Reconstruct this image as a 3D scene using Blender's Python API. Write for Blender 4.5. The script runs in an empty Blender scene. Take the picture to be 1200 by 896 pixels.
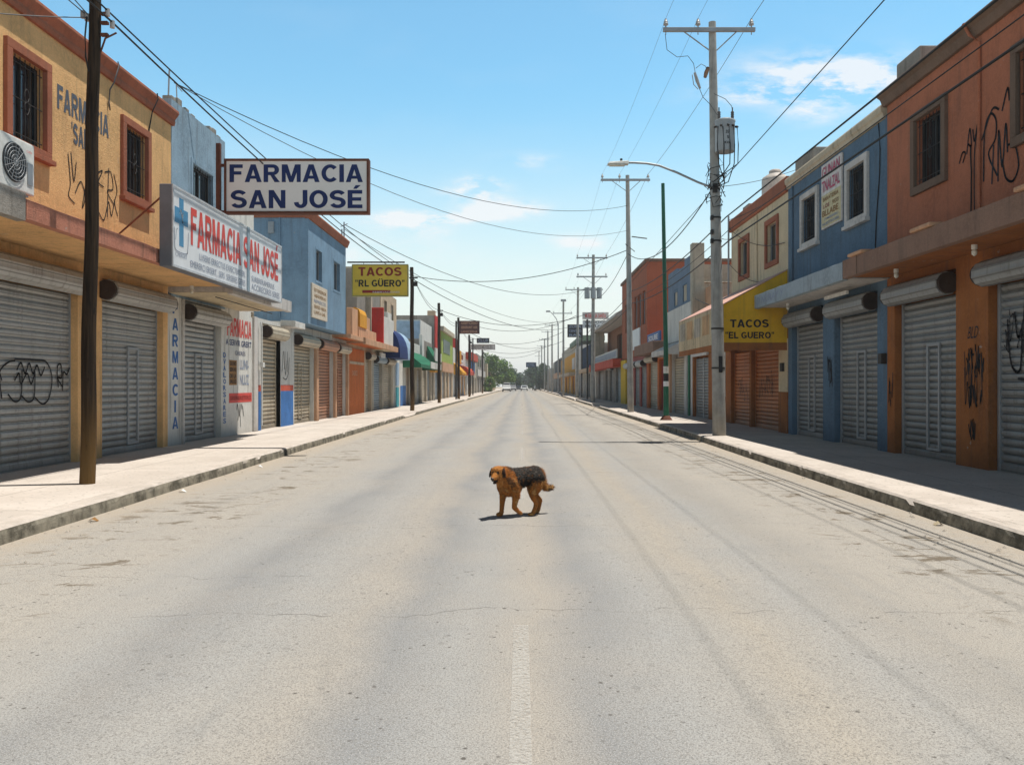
import bpy, bmesh, math, random
from mathutils import Vector, Matrix, noise
R = math.radians
rnd = random.Random(7)
sc = bpy.context.scene
COL = sc.collection

# ------------------------------------------------------------------ camera, world, sun
CAMH = 1.55
cam_d = bpy.data.cameras.new('camera'); cam = bpy.data.objects.new('camera', cam_d); COL.objects.link(cam)
cam.location = (0, 0, CAMH); cam.rotation_euler = (R(90), 0, 0)
cam_d.sensor_width = 36; cam_d.lens = 30.0
cam_d.shift_x = -12/1200; cam_d.shift_y = 3/1200
cam_d.clip_start = .05; cam_d.clip_end = 6000
sc.camera = cam

SUN = Vector((.25, .05, 1)).normalized()
sd = bpy.data.lights.new('sun', 'SUN'); sd.energy = 5.0; sd.angle = R(.5); sd.color = (1, .955, .88)
sun = bpy.data.objects.new('sun', sd); COL.objects.link(sun)
sun.rotation_euler = (-SUN).to_track_quat('-Z', 'Y').to_euler()
elev = math.asin(SUN.z); azim = math.atan2(SUN.x, SUN.y)

w = bpy.data.worlds.new('World'); sc.world = w; w.use_nodes = True
nt = w.node_tree; N = nt.nodes; Lk = nt.links
bg = N['Background']; bg.inputs[1].default_value = .10
sky = N.new('ShaderNodeTexSky'); sky.sky_type = 'NISHITA'; sky.sun_disc = False
sky.sun_elevation = elev; sky.sun_rotation = azim; sky.altitude = 300
sky.air_density = 1.15; sky.dust_density = .4; sky.ozone_density = 1.6
def wmath(op, a, b=None, c=None):
    n = N.new('ShaderNodeMath'); n.operation = op
    for i, v in enumerate((a, b, c)):
        if v is None: continue
        if isinstance(v, (int, float)): n.inputs[i].default_value = v
        else: Lk.new(v, n.inputs[i])
    return n.outputs[0]
tc = N.new('ShaderNodeTexCoord'); sep = N.new('ShaderNodeSeparateXYZ'); Lk.new(tc.outputs['Generated'], sep.inputs[0])
ysafe = wmath('MAXIMUM', sep.outputs[1], .02)
U = wmath('DIVIDE', sep.outputs[0], ysafe); V = wmath('DIVIDE', sep.outputs[2], ysafe)
cmb = N.new('ShaderNodeCombineXYZ'); Lk.new(U, cmb.inputs[0]); Lk.new(wmath('MULTIPLY', V, 2.6), cmb.inputs[1])
nz = N.new('ShaderNodeTexNoise'); nz.inputs['Scale'].default_value = 13; nz.inputs['Detail'].default_value = 9; nz.inputs['Roughness'].default_value = .62
Lk.new(cmb.outputs[0], nz.inputs['Vector'])
nz2 = N.new('ShaderNodeTexNoise'); nz2.inputs['Scale'].default_value = 5; nz2.inputs['Detail'].default_value = 5
Lk.new(cmb.outputs[0], nz2.inputs['Vector'])
tot = None
for (px, py, su, sv, am) in [(985, 92, .085, .022, 1.0), (905, 112, .06, .010, .5), (955, 132, .03, .012, .4), (487, 257, .038, .008, 1.3),
                             (590, 245, .036, .008, 1.3), (545, 255, .03, .005, .9), (562, 214, .022, .008, .75), (552, 227, .028, .007, .8),
                             (505, 272, .02, .006, .4), (680, 284, .03, .008, .5), (620, 190, .03, .008, .3), (420, 300, .1, .02, .3), (760, 330, .12, .02, .3)]:
    a = wmath('DIVIDE', wmath('SUBTRACT', U, (px-612)/1000), su)
    b = wmath('DIVIDE', wmath('SUBTRACT', V, (451-py)/1000), sv)
    g = wmath('MULTIPLY', wmath('EXPONENT', wmath('MULTIPLY', wmath('ADD', wmath('MULTIPLY', a, a), wmath('MULTIPLY', b, b)), -.8)), am)
    tot = g if tot is None else wmath('ADD', tot, g)
fac = wmath('MULTIPLY_ADD', nz.outputs['Fac'], 3.4, -1.38)
fac = wmath('MULTIPLY', wmath('MULTIPLY', tot, fac), 3.6)
fac = wmath('MULTIPLY', fac, wmath('GREATER_THAN', sep.outputs[1], .03))
veil = wmath('MULTIPLY', wmath('MAXIMUM', wmath('SUBTRACT', nz2.outputs['Fac'], .5), 0), .25)
fac = wmath('ADD', fac, veil)
fac.node.use_clamp = True
fac = wmath('MULTIPLY', fac, .8)
hsv = N.new('ShaderNodeMix'); hsv.data_type = 'RGBA'; hsv.blend_type = 'MULTIPLY'; hsv.inputs[0].default_value = 1; hsv.clamp_result = False
Lk.new(sky.outputs[0], hsv.inputs[6]); hsv.inputs[7].default_value = (1.0, 1.07, .96, 1)
def wramp(v, a, b, ta, tb):
    n = N.new('ShaderNodeMapRange'); n.interpolation_type = 'SMOOTHSTEP'; Lk.new(v, n.inputs[0])
    for i, q in enumerate((a, b, ta, tb)): n.inputs[i+1].default_value = q
    return n.outputs[0]
# hazy air: bright low sky, deep blue overhead
grad = N.new('ShaderNodeMix'); grad.data_type = 'RGBA'; Lk.new(wramp(sep.outputs[2], 0, .36, 0, 1), grad.inputs[0]); grad.inputs[6].default_value = (2.0, 1.75, 1.5, 1); grad.inputs[7].default_value = (1.30, 1.75, 1.83, 1)
grad2 = N.new('ShaderNodeMix'); grad2.data_type = 'RGBA'; Lk.new(wramp(sep.outputs[2], .41, .57, 0, 1), grad2.inputs[0]); Lk.new(grad.outputs[2], grad2.inputs[6]); grad2.inputs[7].default_value = (.13, .15, .18, 1)
hsv2 = N.new('ShaderNodeMix'); hsv2.data_type = 'RGBA'; hsv2.blend_type = 'MULTIPLY'; hsv2.inputs[0].default_value = 1; Lk.new(hsv.outputs[2], hsv2.inputs[6]); Lk.new(grad2.outputs[2], hsv2.inputs[7])
hzx = N.new('ShaderNodeMix'); hzx.data_type = 'RGBA'; Lk.new(wramp(sep.outputs[2], -.03, .33, .95, 0), hzx.inputs[0]); Lk.new(hsv2.outputs[2], hzx.inputs[6]); hzx.inputs[7].default_value = (7.9, 8.25, 8.3, 1)
mix = N.new('ShaderNodeMix'); mix.data_type = 'RGBA'; Lk.new(fac, mix.inputs[0]); Lk.new(hzx.outputs[2], mix.inputs[6])
mix.inputs[7].default_value = (8.8, 8.9, 9.0, 1)
Lk.new(mix.outputs[2], bg.inputs[0])

vs = sc.view_settings; vs.view_transform = 'Standard'; vs.look = 'None'; vs.exposure = .13; vs.gamma = 1
cy = sc.cycles
cy.use_denoising = True
try: cy.denoiser = 'OPENIMAGEDENOISE'
except Exception: pass
cy.max_bounces = 8; cy.diffuse_bounces = 2; cy.glossy_bounces = 3; cy.transmission_bounces = 4; cy.volume_bounces = 0; cy.transparent_max_bounces = 6

# ------------------------------------------------------------------ materials
MATS = {}
class NB:
    def __init__(s, name, rough=.9, spec=.2, metal=0):
        m = bpy.data.materials.new(name); m.use_nodes = True; s.m = m; s.n = m.node_tree.nodes; s.l = m.node_tree.links
        s.b = s.n['Principled BSDF']; s.b.inputs['Roughness'].default_value = rough
        s.b.inputs['Specular IOR Level'].default_value = spec; s.b.inputs['Metallic'].default_value = metal
        g = s.n.new('ShaderNodeNewGeometry'); s.pos = g.outputs['Position']; s.nor = g.outputs['Normal']
    def put(s, sock, v):
        if isinstance(v, (int, float)): sock.default_value = v
        elif isinstance(v, tuple): sock.default_value = (v + (1,)) if len(v) == 3 and len(sock.default_value) == 4 else v
        else: s.l.new(v, sock)
    def math(s, op, a, b=None, c=None, clamp=False):
        n = s.n.new('ShaderNodeMath'); n.operation = op; n.use_clamp = clamp
        for i, v in enumerate((a, b, c)):
            if v is not None: s.put(n.inputs[i], v)
        return n.outputs[0]
    def scale(s, v, sx, sy, sz):
        n = s.n.new('ShaderNodeVectorMath'); n.operation = 'MULTIPLY'; s.l.new(v, n.inputs[0]); n.inputs[1].default_value = (sx, sy, sz); return n.outputs[0]
    def noise(s, sc_, det=4, rough=.55, vec=None, dist=0):
        n = s.n.new('ShaderNodeTexNoise'); n.inputs['Scale'].default_value = sc_; n.inputs['Detail'].default_value = det
        n.inputs['Roughness'].default_value = rough; n.inputs['Distortion'].default_value = dist; s.l.new(vec or s.pos, n.inputs['Vector']); return n.outputs['Fac']
    def voro(s, sc_, vec=None, feat='F1', rnd_=1):
        n = s.n.new('ShaderNodeTexVoronoi'); n.voronoi_dimensions = '2D'; n.feature = feat; n.inputs['Scale'].default_value = sc_; n.inputs['Randomness'].default_value = rnd_
        s.l.new(vec or s.pos, n.inputs['Vector']); return n.outputs['Distance']
    def ramp(s, v, lo, hi):
        n = s.n.new('ShaderNodeMapRange'); n.interpolation_type = 'SMOOTHSTEP'; s.put(n.inputs[0], v); n.inputs[1].default_value = lo; n.inputs[2].default_value = hi; return n.outputs[0]
    def mix(s, f, a, b, mode='MIX'):
        n = s.n.new('ShaderNodeMix'); n.data_type = 'RGBA'; n.blend_type = mode
        s.put(n.inputs[0], f); s.put(n.inputs[6], a); s.put(n.inputs[7], b); return n.outputs[2]
    def sep(s, v=None):
        n = s.n.new('ShaderNodeSeparateXYZ'); s.l.new(v or s.pos, n.inputs[0]); return n.outputs
    def bump(s, h, st=.3, dist=.01):
        n = s.n.new('ShaderNodeBump'); n.inputs['Strength'].default_value = st; n.inputs['Distance'].default_value = dist
        s.l.new(h, n.inputs['Height']); s.l.new(n.outputs[0], s.b.inputs['Normal'])
    def col(s, v): s.put(s.b.inputs['Base Color'], v); return s.m

def mul(c, k): return tuple(min(1, x*k) for x in c)
def stucco(name, c, var=.25, grime=.5, bump=.35, bs=55, dark=(.09, .075, .06), low=.6):
    if name in MATS: return MATS[name]
    b = NB(name, .92, .15)
    n1 = b.noise(1.3, 5, .6); n2 = b.noise(14, 4, .6)
    base = b.mix(b.ramp(n1, .3, .7), mul(c, 1-var), mul(c, 1+var*.6))
    base = b.mix(b.ramp(n2, .35, .75), base, mul(c, 1+var*.25))
    base = b.mix(b.math('MULTIPLY', b.ramp(b.noise(38, 4, .7), .42, .7), .32), base, mul(c, .55))
    base = b.mix(b.math('MULTIPLY', b.ramp(b.noise(2.3, 7, .7), .5, .72), .3), base, mul(c, .68))
    st = b.noise(1, 5, .62, b.scale(b.pos, 5.5, 5.5, .42))     # vertical streaks of dirt
    base = b.mix(b.math('MULTIPLY', b.ramp(st, .50, .76), grime), base, dark)
    sp = b.noise(6, 6, .7)
    base = b.mix(b.math('MULTIPLY', b.ramp(sp, .66, .72), grime*.6), base, mul(c, .45))
    ch = b.noise(3.1, 8, .72)
    base = b.mix(b.math('MULTIPLY', b.ramp(ch, .655, .67), .9*grime), base, (.42, .39, .35))  # flaked paint
    z = b.sep()[2]
    splash = b.math('MULTIPLY', b.ramp(b.math('ADD', z, b.math('MULTIPLY', n1, .8)), 1.15, .35), low)
    base = b.mix(splash, base, mul(c, .5))
    hh = b.math('ADD', b.noise(bs, 3, .6), b.math('MULTIPLY', b.noise(bs*.25, 3, .5), .8))
    b.bump(hh, bump, .02)
    MATS[name] = b.col(base); return MATS[name]

def paint(name, c, rough=.6, var=.12, spec=.3, metal=0, worn=.25, wc=(.28, .24, .2), scale=6):
    if name in MATS: return MATS[name]
    b = NB(name, rough, spec, metal)
    base = b.mix(b.ramp(b.noise(2.2, 5, .6), .3, .7), mul(c, 1-var), mul(c, 1+var))
    base = b.mix(b.math('MULTIPLY', b.ramp(b.noise(scale, 8, .75), .6, .72), worn), base, wc)
    b.bump(b.noise(30, 3), .08, .01)
    MATS[name] = b.col(base); return MATS[name]

def plain(name, c, rough=.7, spec=.3, metal=0):
    if name in MATS: return MATS[name]
    b = NB(name, rough, spec, metal)
    base = b.mix(b.ramp(b.noise(9, 5, .6), .35, .7), mul(c, .88), mul(c, 1.1))
    MATS[name] = b.col(base); return MATS[name]

def shutter_mat(name, c, rust=.35):
    if name in MATS: return MATS[name]
    b = NB(name, .55, .35, .15)
    x, y, z = b.sep()
    n1 = b.noise(.9, 5, .6)
    base = b.mix(b.ramp(n1, .3, .72), mul(c, .78), mul(c, 1.12))
    slat = b.noise(1, 2, .5, b.scale(b.pos, .15, .15, 7.7))
    base = b.mix(.5, base, b.mix(b.ramp(slat, .3, .7), mul(c, .75), mul(c, 1.15)))
    st = b.noise(1, 6, .65, b.scale(b.pos, 9, 9, .7))
    base = b.mix(b.math('MULTIPLY', b.ramp(st, .48, .75), .6), base, (.11, .09, .07))
    dirt = b.math('MULTIPLY', b.ramp(b.math('ADD', z, b.math('MULTIPLY', n1, .9)), 1.3, .4), .6)
    base = b.mix(dirt, base, (.14, .11, .085))
    base = b.mix(b.math('MULTIPLY', b.ramp(b.noise(11, 8, .75), .64, .7), rust), base, (.16, .07, .035))
    # shade line in the groove of each slat, painted into the base colour
    g = b.math('FRACT', b.math('DIVIDE', b.math('SUBTRACT', z, .16), .13))
    gr = b.math('MULTIPLY', b.ramp(g, .2, .08), .8)
    base = b.mix(gr, base, mul(c, .3))
    b.bump(b.noise(40, 3), .06, .01)
    MATS[name] = b.col(base); return MATS[name]

OCHRE = stucco('ochre_stucco', (.76, .45, .20), .22, .35, .6)
CORN = stucco('redbrown_trim', (.36, .13, .075), .2, .4, .5)
PINKF = stucco('terracotta_fascia', (.50, .21, .14), .25, .6, .5)
BLUEB = stucco('faded_blue_stucco', (.27, .37, .45), .3, .45, .5)
BLUEC = stucco('sky_blue_stucco', (.20, .31, .42), .2, .4, .4)
WHITE = stucco('white_stucco', (.68, .66, .61), .12, .5, .3)
CREAM = stucco('cream_stucco', (.66, .54, .36), .15, .45, .4)
RUST = stucco('rust_stucco', (.46, .165, .09), .2, .35, .5)
RUSTG = stucco('orange_stucco', (.34, .125, .04), .25, .6, .4)
BROWNF = stucco('brown_fascia', (.27, .165, .12), .2, .4, .5)
BROWNT = stucco('brown_trim', (.19, .125, .09), .2, .3, .4)
DBLUE = stucco('deep_blue_stucco', (.115, .185, .26), .22, .4, .45)
GBLUEF = stucco('greyblue_fascia', (.36, .42, .46), .25, .7, .5)
CREAMT = stucco('cream_trim', (.55, .46, .34), .2, .5, .4)
PALE = stucco('pale_trim', (.62, .58, .54), .2, .5, .4)
ORANGE = stucco('bright_orange_stucco', (.55, .15, .04), .15, .3, .3)
TAN = stucco('tan_stucco', (.55, .42, .29), .2, .5, .4)
SALMON = stucco('salmon_stucco', (.62, .36, .22), .2, .5, .4)
GREYC = stucco('grey_concrete_wall', (.30, .27, .235), .3, .6, .5)
BEIGEC = stucco('beige_concrete_wall', (.48, .42, .33), .25, .5, .4)
LIME = stucco('lime_stucco', (.34, .42, .10), .15, .3, .3)
REDP = stucco('red_stucco', (.55, .05, .04), .15, .3, .3)
ORNG = stucco('amber_stucco', (.70, .33, .04), .15, .3, .3)
YELL = stucco('yellow_stucco', (.72, .46, .04), .15, .3, .3)
NAVY = stucco('navy_stucco', (.018, .04, .09), .15, .2, .3)
DADO = paint('blue_dado', (.045, .16, .42), .7, .15)
DADOR = paint('red_dado', (.50, .09, .05), .7, .15)
SH_GREY = shutter_mat('grey_shutter', (.42, .415, .395))
SH_GREYR = shutter_mat('galvanised_shutter', (.28, .285, .28), .25)
SH_ORNG = shutter_mat('orange_shutter', (.52, .17, .045), .25)
SH_TERR = shutter_mat('terracotta_shutter', (.50, .24, .14), .25)
SH_TAN = shutter_mat('tan_shutter', (.50, .43, .32), .25)
SH_BLUE = shutter_mat('bluegrey_shutter', (.26, .33, .38), .25)
IRON = paint('dark_iron', (.035, .03, .027), .6, .2)
RUSTM = paint('rusty_steel', (.13, .045, .025), .8, .3, worn=.5, wc=(.25, .1, .05))
STEEL = paint('galvanised_steel', (.32, .33, .34), .5, .1, .4, .4)
SIGNW = paint('white_sign_face', (.72, .73, .74), .45, .05, worn=.12, wc=(.45, .43, .4), scale=3)
SIGNG = paint('sign_side_grey', (.15, .16, .18), .6, .15)
SIGNY = paint('yellow_sign_face', (.80, .55, .06), .5, .08, worn=.15)
SIGNB = paint('brown_sign_face', (.10, .035, .03), .5, .1)
BLACKP = paint('black_paint', (.018, .017, .02), .7, .1, worn=.1)
NAVYP = paint('navy_paint', (.008, .025, .12), .6, .1, worn=.05)
REDPT = paint('red_paint', (.62, .075, .06), .6, .1, worn=.35, wc=(.7, .45, .4), scale=9)
MAROON = paint('maroon_paint', (.30, .025, .015), .6, .1, worn=.1)
BLUEPT = paint('blue_paint', (.03, .12, .34), .6, .1, worn=.25, wc=(.45, .5, .55), scale=9)
FADEB = paint('faded_navy_paint', (.09, .105, .13), .8, .1, worn=.5, wc=(.5, .33, .14), scale=16)
GREYTX = paint('grey_text_paint', (.27, .31, .40), .7, .1, worn=.2)
BROWNP = paint('brown_paint', (.28, .14, .04), .7, .1)
GRAF = paint('graffiti_black', (.018, .018, .022), .75, .2, worn=.15, wc=(.1, .09, .08))
WOODP = None
RUBBER = plain('black_cable', (.012, .012, .012), .6)
ALU = plain('grey_wire', (.09, .09, .095), .5, .4)
CERAM = plain('ceramic', (.34, .33, .32), .35, .5)
PLASTW = plain('white_plastic', (.68, .67, .63), .5)
BULB = plain('bulb_glass', (.6, .58, .5), .2, .6)

def glass_mat():
    b = NB('dark_window_glass', .08, .6); b.b.inputs['Metallic'].default_value = 0
    return b.col(b.mix(b.ramp(b.noise(1.1, 3), .4, .6), (.004, .007, .009), (.012, .02, .028)))
GLASS = glass_mat()
def wood_mat():
    b = NB('weathered_wood_pole', .9, .15)
    v = b.scale(b.pos, 26, 26, 1.2); n = b.noise(1, 6, .65, v)
    z = b.sep()[2]
    c = b.mix(b.ramp(n, .3, .7), (.012, .008, .006), (.055, .034, .019))
    c = b.mix(b.math('MULTIPLY', b.ramp(z, 1.6, .2), .55), c, (.22, .125, .04))
    c = b.mix(b.ramp(b.noise(1, 4, .6, b.scale(b.pos, 14, 14, 2.4)), .64, .70), c, (.012, .009, .007))
    b.bump(n, .6, .02); return b.col(c)
WOODP = wood_mat()
def conc_pole():
    b = NB('concrete_pole', .9, .2)
    n = b.noise(3, 6, .6); st = b.noise(1, 5, .6, b.scale(b.pos, 12, 12, .7))
    c = b.mix(b.ramp(n, .3, .7), (.30, .29, .265), (.42, .40, .37))
    c = b.mix(b.math('MULTIPLY', b.ramp(st, .5, .75), .5), c, (.15, .145, .13))
    z = b.sep()[2]
    c = b.mix(b.math('MULTIPLY', b.ramp(z, 1.2, .2), .4), c, (.36, .28, .18))
    b.bump(b.noise(60, 4), .35, .01); return b.col(c)
CPOLE = conc_pole()

def asphalt():
    b = NB('bleached_asphalt', .93, .12)
    x, y, z = b.sep()
    wob = b.math('MULTIPLY', b.math('SUBTRACT', b.noise(.35, 3), .5), .9)
    xx = b.math('ADD', x, wob)
    cr = b.n.new('ShaderNodeValToRGB'); e = cr.color_ramp
    b.l.new(b.math('DIVIDE', b.math('ADD', xx, 6), 12), cr.inputs[0])
    tan_ = (.405, .375, .332, 1); gr = (.35, .345, .332, 1); dk = (.265, .268, .27, 1)
    stops = [(-6, tan_), (-3.3, tan_), (-2.55, gr), (-2.25, dk), (-1.7, gr), (-1.1, (.375, .345, .305, 1)), (-.75, dk), (-.35, gr), (.1, (.385, .35, .305, 1)), (.45, dk), (.85, gr), (1.4, (.395, .355, .30, 1)),
             (1.9, gr), (2.4, (.34, .32, .29, 1)), (3.0, tan_), (6, tan_)]
    while len(e.elements) > 1: e.elements.remove(e.elements[-1])
    for i, (p, c) in enumerate(stops):
        el = e.elements[0] if i == 0 else e.elements.new((p+6)/12)
        el.position = (p+6)/12; el.color = c
    base = cr.outputs[0]
    n1 = b.noise(.6, 6, .6); n2 = b.noise(4.5, 5, .65)
    base = b.mix(b.math('MULTIPLY', b.ramp(n1, .35, .75), .35), base, (.45, .40, .335))
    base = b.mix(b.math('MULTIPLY', b.ramp(n2, .45, .8), .3), base, (.27, .265, .255))
    # long drag streaks along the lanes
    sk = b.noise(1, 5, .6, b.scale(b.pos, 3.2, .07, 1))
    base = b.mix(b.math('MULTIPLY', b.ramp(sk, .5, .75), .35), base, (.30, .30, .295))
    # aggregate
    ag = b.noise(95, 3, .7); ag2 = b.voro(70)
    base = b.mix(b.math('MULTIPLY', b.ramp(ag, .46, .66), .7), base, (.16, .15, .14))
    base = b.mix(b.math('MULTIPLY', b.ramp(b.voro(38), .16, .06), .45), base, (.11, .105, .10))
    base = b.mix(b.math('MULTIPLY', b.ramp(b.noise(28, 5, .75), .5, .68), .35), base, (.20, .185, .165))
    base = b.mix(b.math('MULTIPLY', b.ramp(ag2, .2, .05), .6), base, (.66, .63, .58))
    # gum spots and pocks
    m = b.ramp(b.noise(1.3, 5, .75), .46, .58)
    v = b.voro(8.5, b.scale(b.pos, 1, .85, 1)); pk = b.math('MULTIPLY', b.ramp(b.math('ADD', b.math('ADD', v, b.math('MULTIPLY', b.noise(26, 4, .75), .26)), b.math('MULTIPLY', b.noise(3.3, 2), .25)), .34, .27), m)
    base = b.mix(b.math('MULTIPLY', pk, .9), base, (.10, .09, .08))
    v = b.voro(3.1, b.scale(b.pos, 1, .8, 1)); pk = b.math('MULTIPLY', b.ramp(b.math('ADD', v, b.math('MULTIPLY', b.noise(20, 4), .16)), .155, .13), m)
    base = b.mix(b.math('MULTIPLY', pk, .3), base, (.16, .15, .14))
    # oil stains in the parking lanes
    lane = b.math('MAXIMUM', b.math('MULTIPLY', b.ramp(xx, -3.1, -3.5), b.ramp(xx, -4.9, -4.5)), b.math('MULTIPLY', b.ramp(xx, 3.0, 3.4), b.ramp(xx, 4.7, 4.3)))
    st = b.math('MULTIPLY', b.ramp(b.noise(1, 7, .72, b.scale(b.pos, 1.6, 2.6, 1), .8), .545, .60), b.ramp(b.noise(.6, 3), .36, .52))
    base = b.mix(b.math('MULTIPLY', b.math('MULTIPLY', st, lane), .9), base, (.15, .12, .085))
    w2 = b.math('MULTIPLY', b.ramp(b.noise(1, 7, .75, b.scale(b.pos, 2.2, .35, 1), .5), .55, .7), .28)
    base = b.mix(w2, base, (.23, .225, .215))
    # dusty grit next to the kerbs
    ed = b.math('ABSOLUTE', b.math('ADD', x, .15)); ed = b.ramp(b.math('ADD', ed, b.math('MULTIPLY', b.math('SUBTRACT', n2, .5), 1.2)), 4.2, 5.3)
    base = b.mix(b.math('MULTIPLY', ed, .6), base, (.43, .35, .26))
    # transverse cracks
    wn = b.math('MULTIPLY', b.math('SUBTRACT', b.noise(.7, 4, .6, b.scale(b.pos, 1, .1, 1)), .5), 1.1)
    fine = b.math('MULTIPLY', b.math('SUBTRACT', b.noise(7, 4, .7, b.scale(b.pos, 1, .3, 1)), .5), .14)
    yy = b.math('ADD', y, b.math('ADD', wn, fine))
    crk = None
    for y0, xa, xb, wd in [(5.85, -3.4, 6, .012), (7.0, -6, -1.6, .010), (9.4, -4.5, 1.2, .012), (15.2, -5.5, 5.5, .02), (22.6, -5, 5.4, .03), (34, -6, 6, .05), (51, -6, 6, .08)]:
        d = b.math('ABSOLUTE', b.math('SUBTRACT', yy, y0))
        k = b.math('MULTIPLY', b.ramp(d, wd*1.1, wd*.3), b.math('MULTIPLY', b.math('GREATER_THAN', x, xa), b.math('LESS_THAN', x, xb)))
        crk = k if crk is None else b.math('MAXIMUM', crk, k)
    crk = b.math('MULTIPLY', crk, b.ramp(b.noise(2.3, 4, .7), .40, .62))
    base = b.mix(b.math('MULTIPLY', crk, .55), base, (.10, .09, .08))
    # long joint on the right
    d = b.math('ABSOLUTE', b.math('SUBTRACT', b.math('ADD', x, b.math('MULTIPLY', b.math('SUBTRACT', b.noise(.8, 4, .6), .5), .12)), 3.72))
    base = b.mix(b.math('MULTIPLY', b.ramp(d, .02, .004), b.math('MULTIPLY', b.ramp(b.noise(.5, 3), .45, .6), .6)), base, (.16, .145, .13))
    hh = b.math('SUBTRACT', b.math('ADD', b.noise(110, 3, .7), b.math('MULTIPLY', b.voro(60), .6)), b.math('ADD', b.math('MULTIPLY', pk, .6), crk))
    b.bump(hh, .45, .012)
    return b.col(base)
ASPH = asphalt()

def sidewalk_mat():
    b = NB('sidewalk_concrete', .92, .15)
    x, y, z = b.sep()
    n1 = b.noise(.8, 5, .6); n2 = b.noise(8, 5, .65)
    base = b.mix(b.ramp(n1, .3, .7), (.50, .44, .385), (.60, .535, .475))
    base = b.mix(b.math('MULTIPLY', b.ramp(n2, .5, .8), .35), base, (.36, .32, .27))
    sl = b.math('FRACT', b.math('DIVIDE', b.math('ADD', y, b.math('MULTIPLY', b.noise(2, 2), .04)), 2.4))
    j = b.math('MAXIMUM', b.math('LESS_THAN', sl, .007), b.math('LESS_THAN', b.math('ABSOLUTE', b.math('ADD', x, 6.62)), .008))
    j = b.math('MAXIMUM', j, b.math('LESS_THAN', b.math('ABSOLUTE', b.math('SUBTRACT', x, 6.35)), .008))
    cell = b.math('FLOOR', b.math('DIVIDE', y, 2.4))
    wn = b.n.new('ShaderNodeTexWhiteNoise'); wn.noise_dimensions = '1D'; b.l.new(cell, wn.inputs['W'])
    base = b.mix(b.math('MULTIPLY', wn.outputs['Value'], .22), base, (.42, .38, .33))
    base = b.mix(b.math('MULTIPLY', j, .75), base, (.17, .145, .12))
    base = b.mix(b.math('MULTIPLY', b.ramp(b.noise(1.9, 6, .7), .6, .74), .5), base, (.30, .26, .21))
    v = b.voro(5); base = b.mix(b.math('MULTIPLY', b.ramp(v, .1, .06), .5), base, (.16, .14, .12))
    b.bump(b.math('SUBTRACT', b.noise(90, 3), b.math('MULTIPLY', j, 2)), .25, .01)
    return b.col(base)
SIDEW = sidewalk_mat()
def kerb_mat():
    b = NB('kerb_concrete', .92, .15)
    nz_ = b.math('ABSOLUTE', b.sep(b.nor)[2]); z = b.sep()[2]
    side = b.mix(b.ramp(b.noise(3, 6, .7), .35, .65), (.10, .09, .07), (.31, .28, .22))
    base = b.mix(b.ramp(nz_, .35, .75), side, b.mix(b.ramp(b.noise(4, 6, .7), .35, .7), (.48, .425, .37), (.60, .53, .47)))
    base = b.mix(b.math('MULTIPLY', b.ramp(b.noise(2, 6, .7, b.scale(b.pos, 3, .6, 3)), .56, .70), .5), base, (.10, .09, .07))
    b.bump(b.noise(50, 4, .7), .6, .015); return b.col(base)
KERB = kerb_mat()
def dirt_mat():
    b = NB('dry_ground', .95, .1)
    b.bump(b.noise(12, 4), .4, .03)
    return b.col(b.mix(b.ramp(b.noise(.3, 6), .35, .65), (.36, .29, .21), (.46, .39, .30)))
DIRT = dirt_mat()
def leafm(name, a, c):
    b = NB(name, .7, .2); return b.col(b.mix(b.ramp(b.noise(1.6, 4), .35, .65), a, c))
LEAF = leafm('tree_leaves', (.07, .13, .025), (.18, .28, .06))
LEAFD = leafm('dark_tree_leaves', (.03, .06, .025), (.07, .12, .05))
BARK = plain('bark', (.12, .085, .055), .95)

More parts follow.
